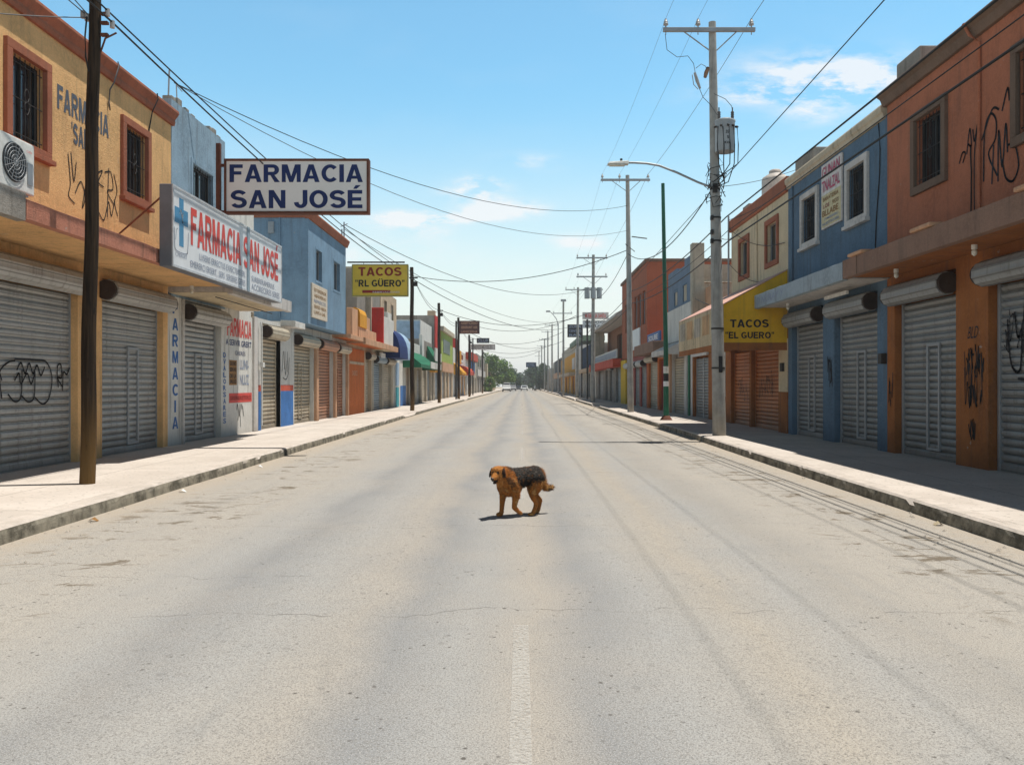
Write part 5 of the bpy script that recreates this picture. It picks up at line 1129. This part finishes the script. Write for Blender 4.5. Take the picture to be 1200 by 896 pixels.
for k in range(5):
    xs = X0+(-.25, -.12, .05, .17, .27)[k]; z1 = 6.75+q.random()*.4
    pts = [Vector((xs, 23.32, 8.62)), Vector((xs-.05*(k == 0)+.03, 23.3, 8.1)), Vector((xs+.03, 23.35, 7.6)), Vector((bx(7)+q.uniform(-.3, .35), 23.55, 7.15)), Vector((bx(7)+q.uniform(-.12, .25), 23.65, z1))]
    MB().tube(pts, .014, 6).build('drop_cable', RUBBER, BIG)
for k in range(13):
    a0 = q.uniform(0, 6.28); zc = q.uniform(6.7, 7.6); rr = q.uniform(.15, .36); pts = []
    for t in range(9):
        th = a0+t*q.uniform(.3, .6); pts.append((bx(7)+math.cos(th)*rr*q.uniform(.7, 1.1), 23.85+math.sin(th)*rr*.8, zc+q.uniform(-.12, .12)+.2*math.sin(t*.8+k)))
    MB().tube(pts, .010, 5).build('cable_tangle', RUBBER, BIG)
for z in (7.0, 6.2, 5.55, 3.1, 2.0): MB().tube([(bx(z), 23.9, z), (bx(z), 23.9, z+.05)], .19-.09*z/11.7+.012, 20).build('steel_band', IRON, BIG)
for z in (6.2, 5.55, 5.8): MB().box(5.25, 5.32, 23.72, 23.85, z-.05, z+.07).build('cable_clamp', IRON, BIG)
MB().box(5.46, 5.56, 23.69, 23.72, 1.9, 2.35).build('paper_sticker', BLACKP, BIG)
# street-lamp arm
m = MB(); pts = [(5.35, 23.85, 7.05), (4.9, 23.8, 7.2), (4.3, 23.75, 7.46), (3.8, 23.7, 7.64), (3.45, 23.7, 7.70), (3.1, 23.7, 7.72), (2.9, 23.7, 7.72)]
m.tube(pts, .032, 8); la = m.build('lamp_arm', STEEL, BIG); m = MB(); m.box(5.3, 5.42, 23.7, 23.78, 6.9, 7.15); m.build('arm_clamp', IRON, BIG)
m = MB(); m.add([(2.36, 23.56, 7.66), (2.95, 23.6, 7.66), (2.95, 23.8, 7.66), (2.36, 23.84, 7.66), (2.42, 23.6, 7.73), (2.95, 23.63, 7.77), (2.95, 23.77, 7.77), (2.42, 23.8, 7.73)], [(0, 1, 2, 3), (4, 5, 6, 7), (0, 1, 5, 4), (1, 2, 6, 5), (2, 3, 7, 6), (3, 0, 4, 7)])
lh = m.build('lamp_head', plain('lamp_head_grey', (.55, .54, .5), .4), la, bevel=.015); MB().box(2.42, 2.85, 23.6, 23.8, 7.63, 7.66).build('lens', plain('lamp_lens', (.6, .58, .5), .2, .6), lh, bevel=.01)
MB().tube([(2.75, 23.7, 7.76), (2.75, 23.7, 7.83)], .035, 8).build('photocell', IRON, lh)

cps = [(5.67, 44.6, 12.5, -.17, .17, .10, 'plain concrete pole with one crossarm in front of the rust-red block', (0,)),
       (5.83, 70.5, 12.3, .05, .17, .12, 'concrete pole with two crossarms and a drum at the red canopy', (0, 1.55)),
       (6.05, 94, 12.3, .1, .17, .12, 'concrete pole by the black square sign', (0,)),
       (5.45, 113, 12.6, .0, .16, .12, 'concrete pole with a lamp on its very top', (1.3,)),
       (5.8, 166, 13.4, .0, .18, .14, 'concrete pole before the dark fronted far house', (0,)),
       (5.7, 190, 13.6, 0, .18, .14, 'concrete pole, sixth down the right pavement from the big one', (0, 1.6)),
       (5.7, 218, 13.4, 0, .18, .14, 'concrete pole, third from the far end on the right', (0,)),
       (5.7, 250, 13.2, 0, .18, .14, 'concrete pole, last but one at the far end', (0,)),
       (5.7, 290, 13.2, 0, .18, .14, 'faintest, farthest concrete pole at the end of the street', (0, 1.6))]
for i, (x, y, h, l, a, b, lb, ar) in enumerate(cps):
    e = cross_pole(x, y, h, l, a, b, lb, ar, detail=i < 3)
    if i == 1:
        for z in (9.15,):
            m = MB()
            for dx in (-.5, 0, .5): m.tube([(x+dx, y-.35, z-.5), (x+dx, y-.35, z+.4)], .22, 14)
            m.build('transformer', TGREY, e); MB().box(x-.8, x+.8, y-.2, y-.1, z+.2, z+.32).build('mounting_bracket', STEEL, e)
    if i == 0:
        m = MB(); m.tube([(x+.05, y, 9.3), (x+.85, y, 9.2)], .03, 6); m.tube([(x-.3, y-.1, 8.9), (x+.2, y-.1, 8.5)], .02, 5); m.build('cable_bracket', IRON, e)
    if i == 3:
        MB().box(x-.35, x+.35, y-.15, y+.15, h, h+.3).build('lamp_head', STEEL, e, bevel=.03)
lp = empty('lamp_post', (5.9, 140, .14), 'thin lamp post with a curved arm among the far right concrete poles', 'lamp post')
m = MB(); m.tube([(5.9, 140, .1), (5.9, 140, 11.5), (5.6, 140, 12.4), (4.9, 140, 13.3), (4.5, 140, 13.6)], [.13, .09, .07, .06, .06], 8); m.build('shaft', STEEL, lp); MB().box(3.9, 4.6, 139.8, 140.2, 13.5, 13.75).build('lamp_head', STEEL, lp, bevel=.03)
gp = empty('green_pole', (5.8, 34.4, .14), 'dark green steel pole with pasted stickers on the right pavement', 'pole')
GPAINT = paint('green_pole_paint', (.008, .10, .055), .5, .15, worn=.2, wc=(.25, .25, .2)); m = MB(); m.tube([(5.8, 34.4, .14), (5.79, 34.4, 2.9), (5.67, 34.4, 9.67)], [.115, .095, .07], 16); m.build('shaft', GPAINT, gp)
m = MB(); m.tube([(5.8, 34.4, .14), (5.8, 34.4, .2), (5.8, 34.4, .32)], [.26, .22, .13], 14); m.build('foot', RUSTM, gp)
for k, (za, zb, mt) in enumerate(((2.02, 2.3, PLASTW), (1.72, 1.98, BLACKP), (1.5, 1.7, SIGNW), (1.05, 1.4, GPAINT))): m = MB(); m.tube([(5.795, 34.4, za), (5.795, 34.4, zb)], .107, 16); m.build('sticker', mt, gp)

# ------------------------------------------------------------------ overhead lines
def line(name, pts_list, r, label, mat=ALU, group='overhead lines', cat='cable'):
    m = MB(); r = r*.78
    for a, b, s in pts_list: m.tube(wire_pts(a, b, s, 20), r, 6)
    return tag(m.build(name, mat, base=pts_list[0][0]), label, cat, group)
hz = {23.9: 11.72, 44.6: 12.52, 70.5: 12.32, 94: 12.32, 113: 11.6, 166: 13.4, 190: 13.6, 218: 13.4, 250: 13.2}
yl = [-14, 23.9, 44.6, 70.5, 94, 113, 166, 190, 218, 250]
def arm_x(y, f):
    base = {23.9: 5.19, 44.6: 5.37, 70.5: 5.75, 94: 6.02, 113: 5.32, 166: 5.67, 190: 5.57, 218: 5.57, 250: 5.57, -14: 5.19}[y]
    return base+2.56*f
for f, lb in ((-.47, 'high wire on the outermost street-side insulators of the right poles'), (-.12, 'high wire on the middle insulators of the right poles'), (.46, 'high wire on the building-side insulators of the right poles')):
    P = [Vector((arm_x(y, f), y-.17 if y > 0 else y, hz.get(y, 11.7)+.0)) for y in yl]
    line('power_line', [(P[i], P[i+1], .15+.0035*(yl[i+1]-yl[i])) for i in range(len(P)-1)], .011 if f > .4 else .0055, lb)
for k, (x, z, r_, lb) in enumerate(((5.70, 6.2, .022, 'thick black cable running low past the right facades, upper one'), (5.78, 5.55, .024, 'thick black cable running low past the right facades, lower one'), (5.76, 5.83, .012, 'thin cable between the two thick ones on the right'))):
    ys_ = [-14, 23.9, 44.6, 70.5, 94, 113]; xs = {-14: x, 23.9: x-.05, 44.6: 5.72, 70.5: 5.85, 94: 6.05, 113: 5.5}
    P = [Vector((xs[y], y-.2, z+(0 if y < 30 else .25))) for y in ys_]
    line('black_cable', [(P[i], P[i+1], .06 if i == 0 else .3) for i in range(len(P)-1)], r_, lb, RUBBER)
line('power_line', [((6.1, -12, 8.7), (5.72, 44.5, 6.95), .05)], .014, 'single wire climbing steeply right across the sky behind the transformer', RUBBER)
line('black_cable', [((5.4, 23.8, 7.2), (5.5, 44.5, 8.4), 1.0), ((5.5, 44.5, 8.4), (5.83, 70.4, 8.6), .6)], .022, 'slack black cable looping from the big concrete pole to the next', RUBBER)
zl = [(-6.0, -12, 7.9), (-5.93, 12.2, 6.9), (-6.0, 46.9, 7.5), (-6.5, 67.4, 7.5), (-6.5, 88, 7.9), (-6.35, 103, 7.1), (-6.9, 148, 7.5)]
for k, lb in ((0, 'upper black cable strung along the wooden poles on the left'), (1, 'lower black cable strung along the wooden poles on the left')):
    P = [Vector((a+.07*k, b, c-.17*k)) for a, b, c in zl]; line('black_cable', [(P[i], P[i+1], (.1, .35, .5, .4, .3, .5)[i]+.1*k) for i in range(len(P)-1)], (.016, .019)[k], lb, RUBBER)
roof = Vector((-8.3, 20.35, 8.75))
for a, b, s, r_, lb in ((roof, (5.5, 44.5, 10.9), 1.3, .014, 'long wire crossing the street from the left roof rod to the second right pole'), (roof, (5.5, 44.5, 9.6), 1.5, .012, 'lower long wire crossing the street from the left roof rod'),
        ((-7.6, 36.4, 8.4), (5.8, 70.4, 9.6), 1.6, .018, 'wire crossing the street from the mast of the sky blue house'), ((-7.6, 36.4, 8.2), (6.0, 94, 9.0), 1.9, .016, 'faint wire crossing the street below the one from the same mast'),
        ((-6.06, 47, 7.55), (5.5, 44.6, 8.6), .85, .024, 'sagging cable crossing from the pole by the TACOS sign to the opposite pole'), ((-6.06, 47, 7.4), (6.0, 94, 8.2), 1.5, .024, 'long cable crossing from the pole by the TACOS sign to a far right pole'),
        ((-6.57, 67.5, 7.5), (5.83, 70.5, 7.6), 1.2, .028, 'sagging cable between the second wooden pole and the drum pole'), ((-6.56, 88, 8.2), (6.0, 94, 9.2), 1.4, .03, 'sagging cable crossing above the brown sign'), ((-6.38, 103, 7.3), (5.45, 113, 8.6), 1.2, .032, 'distant cable crossing near the long grey sign'),
        ((-6.9, 148, 7.7), (5.8, 166, 9.5), 1.2, .04, 'very distant cable crossing before the trees'), ((-6.56, 88, 7.6), (5.45, 113, 6.4+1), 1.6, .028, 'lower distant cable crossing above the pale grey sign'), ((-6.9, 148, 7.0), (5.7, 218, 11), 1.5, .045, 'faint slanting cable at the far end of the street'),
        ((5.5, 23.9, 5.7), (8.0, 31.3, 7.4), .25, .012, 'wire from the big concrete pole to the mast on the cream building'), ((5.5, 23.9, 7.1), (8.6, 26.0, 8.2), .1, .012, 'wire from the big concrete pole towards the water tank'),
        ((-6.2, 12.2, 6.8), (-8.1, 9.0, 5.9), .12, .010, 'thin service wire from the nearest wooden pole to the ochre wall'), ((-6.25, 12.2, 6.85), (-8.1, 4, 9.0), .15, .010, 'thin wire leaving the nearest wooden pole up to the left'), ((-6.2, 12.2, 6.83), (-6.9, 2, 9.4), .1, .010, 'second thin wire leaving the nearest wooden pole overhead'),
        ((5.5, 44.6, 8.8), (7.7, 63, 9.3), .2, .016, 'short wire from the second right pole to the rust-red block')):
    line('overhead_wire', [(a, b, s)], r_, lb, RUBBER if r_ > .013 else ALU)

# ------------------------------------------------------------------ trees
def tree(name, x, y, h, cw, n, seed, mat, label, group, base=.25, leaf=.3, trunk_r=.2):
    q = random.Random(seed); e = empty(name, (x, y, 0), label, 'tree', group)
    m = MB(); m.tube([(x, y, -.05), (x+.1, y, h*.2), (x-.05, y, h*.4), (x+.1, y, h*.6)], [trunk_r, trunk_r*.8, trunk_r*.6, trunk_r*.3], 8)
    cl = []
    for k in range(9):
        a = q.uniform(0, 6.28); zz = h*q.uniform(.35, .85); rr = cw*q.uniform(.25, .75)
        m.tube([(x, y, h*q.uniform(.2, .45)), (x+math.cos(a)*rr*.5, y+math.sin(a)*rr*.5, zz*.9), (x+math.cos(a)*rr, y+math.sin(a)*rr, zz)], [trunk_r*.45, trunk_r*.3, .03], 6)
    m.build('trunk', BARK, e)
    for k in range(22):
        a = q.uniform(0, 6.28); t = q.random(); zz = h*(base+(1-base)*t); rr = cw*math.sin(math.pi*min(.95, .22+.75*t))**.6*math.sqrt(q.random())*.85
        cl.append((Vector((x+math.cos(a)*rr, y+math.sin(a)*rr, zz)), cw*q.uniform(.22, .42)))
    m = MB()
    for k in range(n):
        c, r_ = q.choice(cl); d = Vector((q.gauss(0, 1), q.gauss(0, 1), q.gauss(0, .8))).normalized()*r_*q.uniform(.55, 1.08); p = c+d
        u = Vector((q.uniform(-1, 1), q.uniform(-1, 1), q.uniform(-.6, .6))).normalized(); v = u.cross(Vector((q.uniform(-1, 1), q.uniform(-1, 1), q.uniform(-1, 1)))).normalized()
        s = leaf*q.uniform(.6, 1.3); m.add([p-u*s, p+v*s*.5, p+u*s, p-v*s*.5], [(0, 1, 2, 3)])
    m.build('crown', mat, e, recalc=False); return e
gl = 'street trees at the far end on the left'
tree('broadleaf_tree', -7.6, 196, 8.4, 3.4, 3600, 1, LEAF, 'tallest leafy green tree at the far left, right after the tan pilasters', gl, .22, .26)
tree('broadleaf_tree', -4.9, 214, 7.2, 3.2, 3200, 2, LEAF, 'rounded green tree reaching over the parked white van', gl, .25, .28)
tree('shrub', -6.9, 178, 2.9, 1.5, 1600, 3, LEAF, 'low bright bush on the pavement end in front of the big left trees', gl, .1, .2, .08)
tree('broadleaf_tree', -3.0, 246, 5.6, 2.8, 2200, 4, LEAFD, 'smaller dark tree furthest right of the left group', gl, .2, .34)
gr_ = 'trees closing the far end of the street'
tree('broadleaf_tree', 3.2, 262, 6.6, 3.6, 3000, 5, LEAFD, 'dark tree behind the far parked cars, nearest the road centre', gr_, .15, .34)
tree('broadleaf_tree', 6.4, 236, 7.0, 3.2, 2600, 6, LEAFD, 'dark tree on the far right pavement under the tiny blue sign', gr_, .15, .32)
for k, (x, y, h) in enumerate(((-14, 330, 9), (-6, 345, 8), (1, 360, 7), (8, 350, 9), (16, 335, 10))):
    tree('broadleaf_tree', x, y, h, 4.6, 1500, 20+k, LEAFD, ['hazy tree behind the left houses at the very end', 'hazy tree left of the road end', 'hazy tree right on the axis of the road end', 'hazy tree right of the road end', 'hazy tree behind the right houses at the very end'][k], gr_, .1, .5)

# ------------------------------------------------------------------ cars
def car(name, x, y, paint_, label, van=False, face=1):
    e = empty(name, (x, y, -.03), label, 'van' if van else 'car', 'vehicles parked at the far end')
    L, W, H = (4.9, 1.95, 2.15) if van else (4.4, 1.75, 1.45)
    pr = [(-L/2, .35), (-L/2, .75), (-L/2+.25, .9), (-L/2+1.0, 1.0), (-L/2+1.55, H-.06), (-L/2+2.0, H), (L/2-.35, H-.03), (L/2-.04, 1.1), (L/2, .5), (L/2-.05, .3)] if van else \
         [(-L/2, .35), (-L/2, .65), (-L/2+.2, .8), (-L/2+1.15, .93), (-L/2+1.8, H-.05), (-L/2+2.2, H), (L/2-1.3, H-.04), (L/2-.55, .98), (L/2-.08, .9), (L/2, .6), (L/2-.05, .32)]
    m = MB(); n = len(pr)
    def wid(z): return W/2-(.0 if z < .95 else (z-.95)*.22)
    vs_ = [(x-wid(z), y+face*a, z-.03) for a, z in pr]+[(x+wid(z), y+face*a, z-.03) for a, z in pr]
    m.add(vs_, [(i, (i+1) % n, n+(i+1) % n, n+i) for i in range(n)]+[tuple(range(n)), tuple(range(2*n-1, n-1, -1))])
    b = m.build('body', paint_, e, bevel=.05)
    ws = MB(); f = -1; ya = y+face*(-L/2+1.12); yb = y+face*(-L/2+(1.5 if van else 1.75))
    ws.add([(x-W/2+.16, ya-face*.02, 1.0), (x+W/2-.16, ya-face*.02, 1.0), (x+W/2-.25, yb-face*.02, H-.13), (x-W/2+.25, yb-face*.02, H-.13)], [(0, 1, 2, 3)]); ws.build('windscreen', GLASS, e, recalc=False)
    for s in (-1, 1):
        g = MB(); o = wid(1.2)+.012
        g.add([(x+s*o, y-L*.12, .98), (x+s*o, y+L*.3, .98), (x+s*(o-.06), y+L*.22, H-.15), (x+s*(o-.06), y-L*.04, H-.15)], [(0, 1, 2, 3)]); g.build('side_window', GLASS, e, recalc=False)
        MB().box(x+s*(W/2-.42), x+s*(W/2-.12), y-face*L/2-.03, y-face*L/2+.03, .6, .78).build('headlight', PLASTW, e, bevel=.02)
        for q_ in (-.31, .31):
            w2 = MB(); w2.tube([(x+s*(W/2-.2), y+q_*L, .3), (x+s*(W/2+.01), y+q_*L, .3)], .32, 16); t = w2.build('wheel', RUBBER, e)
            w2 = MB(); w2.tube([(x+s*(W/2-.0), y+q_*L, .3), (x+s*(W/2+.025), y+q_*L, .3)], .18, 12); w2.build('rim', STEEL, t)
    MB().box(x-W/2+.05, x+W/2-.05, y-face*L/2-.06, y-face*L/2+.02, .32, .52).build('bumper', IRON, e, bevel=.02)
    return e
CW = paint('white_car_paint', (.62, .63, .63), .25, .03, .6, worn=.05); CG = paint('dark_car_paint', (.05, .055, .06), .2, .03, .6, worn=.02); CS = paint('silver_car_paint', (.38, .39, .40), .25, .03, .6, .4, .03)
car('parked_van', -3.7, 203, CW, 'white van parked nearest on the far left side of the road', True)
car('parked_van', -2.6, 228, CS, 'silver van parked behind the white one under the trees', True)
car('parked_car', -1.1, 238, CG, 'dark car near the middle of the far road')
car('parked_car', .55, 226, CW, 'pale car at the far end right of the dark one')
car('parked_car', 4.3, 240, CS, 'small silver car by the far right kerb')

# ------------------------------------------------------------------ the dog
DO = Vector((-.03, 10.13, 0)); TH = R(30)
cF, sF = math.cos(TH), math.sin(TH)
def dw(f, l, z): return Vector((DO.x-f*cF+l*sF, DO.y-f*sF-l*cF, z))
parts = []; dm = MB()
def blob(c, rad, rot=None, seg=14, rings=9):   # ellipsoid: c in dog frame, rad (f,l,z), rot matrix
    vs_ = []; fs = []
    M = rot or Matrix.Identity(3)
    for i in range(rings+1):
        ph = math.pi*i/rings
        for k in range(seg):
            th = 2*math.pi*k/seg; v = M @ Vector((rad[0]*math.sin(ph)*math.cos(th), rad[1]*math.sin(ph)*math.sin(th), rad[2]*math.cos(ph)))
            vs_.append(dw(c[0]+v.x, c[1]+v.y, c[2]+v.z))
    for i in range(rings):
        for k in range(seg): fs.append((i*seg+k, i*seg+(k+1) % seg, (i+1)*seg+(k+1) % seg, (i+1)*seg+k))
    dm.add(vs_, fs)
def limb(pts):   # (f,l,z,r) capsules in chain, built from close-set spheres
    for a, b in zip(pts, pts[1:]):
        L = math.dist(a[:3], b[:3]); n = max(2, int(L/(.35*min(a[3], b[3])))+1)
        for k in range(n+1):
            t = k/n; c = [a[i]+(b[i]-a[i])*t for i in range(4)]; blob(c[:3], (c[3],)*3, None, 10, 7)
def rotz(a): return Matrix.Rotation(a, 3, 'Z')
def roty(a): return Matrix.Rotation(a, 3, 'Y')
# trunk
limb([(-.215, 0, .475, .105), (-.12, 0, .468, .112), (0, 0, .452, .122), (.1, 0, .438, .134), (.18, 0, .430, .130)])
blob((.13, 0, .395), (.16, .125, .16)); blob((-.2, 0, .47), (.12, .115, .115)); blob((.19, 0, .50), (.1, .085, .085)); blob((.225, 0, .37), (.075, .085, .10))
# neck and head (turned towards the viewer)
limb([(.18, 0, .49, .105), (.25, .015, .505, .095), (.30, .03, .525, .085)])
HA = R(38)   # yaw of the head to the dog's left
H0 = Vector((.325, .055, .525)); hf = Vector((math.cos(HA), math.sin(HA), 0)); hl = Vector((-math.sin(HA), math.cos(HA), 0))
def hp(a, b, c): v = H0+hf*a+hl*b+Vector((0, 0, c)); return (v.x, v.y, v.z)
HM = rotz(HA)
blob(hp(0, 0, .015), (.080, .078, .070), HM); blob(hp(.035, 0, .035), (.05, .055, .042), HM)
for s in (-1, 1): blob(hp(.01, s*.04, -.025), (.05, .035, .045), HM)
TM = HM @ roty(R(28))
limb([(*hp(.05, 0, -.015), .048), (*hp(.09, 0, -.035), .038), (*hp(.13, 0, -.052), .030)])
blob(hp(.095, 0, -.04), (.05, .034, .026), TM)
limb([(*hp(.03, 0, -.06), .030), (*hp(.07, 0, -.085), .022), (*hp(.105, 0, -.10), .016)])   # open lower jaw
for s in (-1, 1):   # hanging ears, part of the same skin
    EM = HM @ Matrix.Rotation(s*R(18), 3, 'X') @ roty(R(10))
    blob(hp(-.01, s*.068, .045), (.028, .022, .018), HM); blob(hp(.0, s*.088, .008), (.032, .012, .048), EM); blob(hp(.005, s*.096, -.02), (.024, .010, .032), EM)
# legs
limb([(.17, -.065, .40, .078), (.18, -.075, .31, .060), (.185, -.078, .25, .043), (.195, -.078, .16, .033), (.20, -.078, .10, .029), (.205, -.078, .045, .028)]); blob((.23, -.078, .024), (.046, .036, .025))
limb([(.15, .075, .40, .085), (.115, .085, .31, .064), (.10, .088, .25, .046), (.115, .088, .18, .036), (.125, .088, .12, .031), (.09, .088, .085, .028)]); blob((.055, .088, .055), (.045, .033, .024), roty(R(-30)))
limb([(-.20, .065, .44, .10), (-.175, .078, .36, .084), (-.135, .08, .29, .062), (-.145, .08, .22, .044), (-.185, .08, .155, .032), (-.165, .08, .09, .026), (-.14, .08, .04, .026)]); blob((-.11, .08, .022), (.044, .032, .022))
limb([(-.21, -.06, .44, .09), (-.21, -.07, .36, .074), (-.205, -.072, .29, .054), (-.25, -.072, .22, .040), (-.325, -.072, .155, .030), (-.315, -.072, .09, .024), (-.30, -.072, .04, .024)]); blob((-.275, -.072, .021), (.042, .030, .021))
# tail
limb([(-.27, 0, .47, .05), (-.30, 0, .41, .040), (-.325, .005, .355, .040), (-.35, .01, .315, .040), (-.395, .015, .305, .034), (-.44, .02, .325, .018)])
tmp = dm.build('dog', GREYC, base=(0, 0, 0)); md = tmp.modifiers.new('r', 'REMESH'); md.mode = 'VOXEL'; md.voxel_size = .0065
md = tmp.modifiers.new('s', 'SMOOTH'); md.factor = .5; md.iterations = 7
bpy.context.view_layer.update(); dg = bpy.context.evaluated_depsgraph_get()
me = bpy.data.meshes.new_from_object(tmp.evaluated_get(dg)); bpy.data.objects.remove(tmp)
for p in me.polygons: p.use_smooth = True
me.transform(Matrix.Translation(-DO))
def todog(p):   # world -> dog frame
    x, y = p.x-DO.x, p.y-DO.y; return (-x*cF-y*sF, x*sF-y*cF, p.z)
def coat(p):
    f, l, z = todog(p); n = noise.noise(p*14)*.06+noise.noise(p*45)*.03; n2 = noise.noise(p*70)
    tan_ = Vector((.34, .115, .022)); pale = Vector((.50, .26, .085)); blk = Vector((.018, .014, .012)); deep = Vector((.20, .075, .02)); grey = Vector((.10, .085, .07))
    n3 = noise.noise(p*24)
    c = tan_.lerp(deep, max(0, min(1, .35+n2*.6+n3*1.5)))
    c = c.lerp(pale, max(0, min(.75, n3*1.6-.25)))
    hd = Vector((f, l, z))-H0; a, b_, cz = hd.dot(hf), hd.dot(hl), hd.z
    head = f > .27 and z > .36
    if head:
        c = Vector((.42, .145, .025)).lerp(pale, .2+.7*max(0, n2)).lerp(deep, max(0, -n2)*1.2)
        if abs(b_) > .070+n*.2 and cz < .075 and a < .06: c = Vector((.035, .016, .009))       # ears
        if a > .155+n*.2 and cz > -.085: c = Vector((.02, .014, .012))
        elif a > .055 and cz < -.062: c = Vector((.03, .018, .014))      # jaw and lips
        elif .05 < a < .085 and .018 < abs(b_) < .042 and -.01 < cz < .03: c = Vector((.07, .03, .012))
    else:
        saddle = z > .40+n+(.06 if f > .12 else 0)+max(0, (f-.05))*.6 and -.29 < f < .19
        d1 = min(z-(.405+(.06 if f > .12 else 0)+max(0, (f-.05))*.6), f+.28, .18-f); d2 = min(f+.12, .075-f, z-.315-abs(f+.02)*.6)
        t_ = max(0, min(1, .5+(max(d1, d2)+n*.7)/.05+n2*.8))
        c = c.lerp(blk.lerp(grey, max(0, n2)*1.6*max(0, min(1, (z-.42)*10))).lerp(deep, max(0, noise.noise(p*30)*1.5-.3)), t_)
        if .17+n < f < .30 and .33+n < z < .47+n and l > -.02+n and f-.17 < .5*(z-.30)+n: c = deep.lerp(blk, .45+.4*n2)
        if z < .06: c = c.lerp(pale, .15)
        if f < -.37+n: c = deep.lerp(blk, .75)
        if f < -.2 and .3 < z < .42 and n2 > .1: c = pale
    return c
ca = me.color_attributes.new('coat', 'FLOAT_COLOR', 'POINT')
for i, v in enumerate(me.vertices): ca.data[i].color = (*coat(v.co+DO), 1)
def furm():
    b = NB('dog_coat', .75, .15); a = b.n.new('ShaderNodeAttribute'); a.attribute_name = 'coat'
    b.bump(b.noise(160, 3), .5, .01); return b.col(a.outputs['Color'])
FUR = furm(); me.materials.clear(); me.materials.append(FUR)
dog = bpy.data.objects.new('dog', me); COL.objects.link(dog); dog.location = DO; ORG[dog.name] = DO.copy()
tag(dog, 'shaggy tan dog with black saddle walking across the empty road', 'dog')
q = random.Random(3); m = MB(); hc = []; polys = [p for p in me.polygons]
for k in range(30000):
    p = q.choice(polys); c = p.center+DO; f, l, z = todog(c); n = p.normal
    back = Vector((cF, sF, 0))
    ln = .017
    if f < -.27 and z > .29: ln = .036
    elif z < .22: ln = .006
    elif f > .26 and z > .4: ln = .011
    elif z < .34: ln = .016
    ln *= q.uniform(.6, 1.35)
    d = (n*.6+back*.55+Vector((q.uniform(-.35, .35), q.uniform(-.35, .35), q.uniform(-.9, .0)))).normalized()
    sd_ = d.cross(n)
    if sd_.length < .1: continue
    sd_.normalize(); j = Vector((q.uniform(-.003, .003), q.uniform(-.003, .003), 0))
    m.add([c-n*.002+j-sd_*.0019, c-n*.002+j+sd_*.0019, c+d*ln+j], [(0, 1, 2)])
    cc = coat(c)*(q.uniform(.35, 1.0) if q.random() < .6 else q.uniform(1.1, 2.1))
    if cc.length < .07 and q.random() < .26 and z > .45: cc = Vector((.17, .15, .13))
    hc += [cc]*3
fo = m.build('fur', FUR, dog, recalc=False)
ca = fo.data.color_attributes.new('coat', 'FLOAT_COLOR', 'POINT')
for i, c in enumerate(hc): ca.data[i].color = (c.x, c.y, c.z, 1)
EYE = plain('dog_eye', (.012, .008, .006), .1, .8); NOSE = plain('dog_nose', (.012, .010, .010), .35, .5)
for s in (-1, 1):
    dm = MB(); blob(hp(.068, s*.030, .014), (.010, .010, .010), None, 10, 7); dm.build('eye', EYE, dog)
dm = MB(); blob(hp(.160, 0, -.050), (.014, .020, .014), TM, 12, 8); dm.build('nose', NOSE, dog)
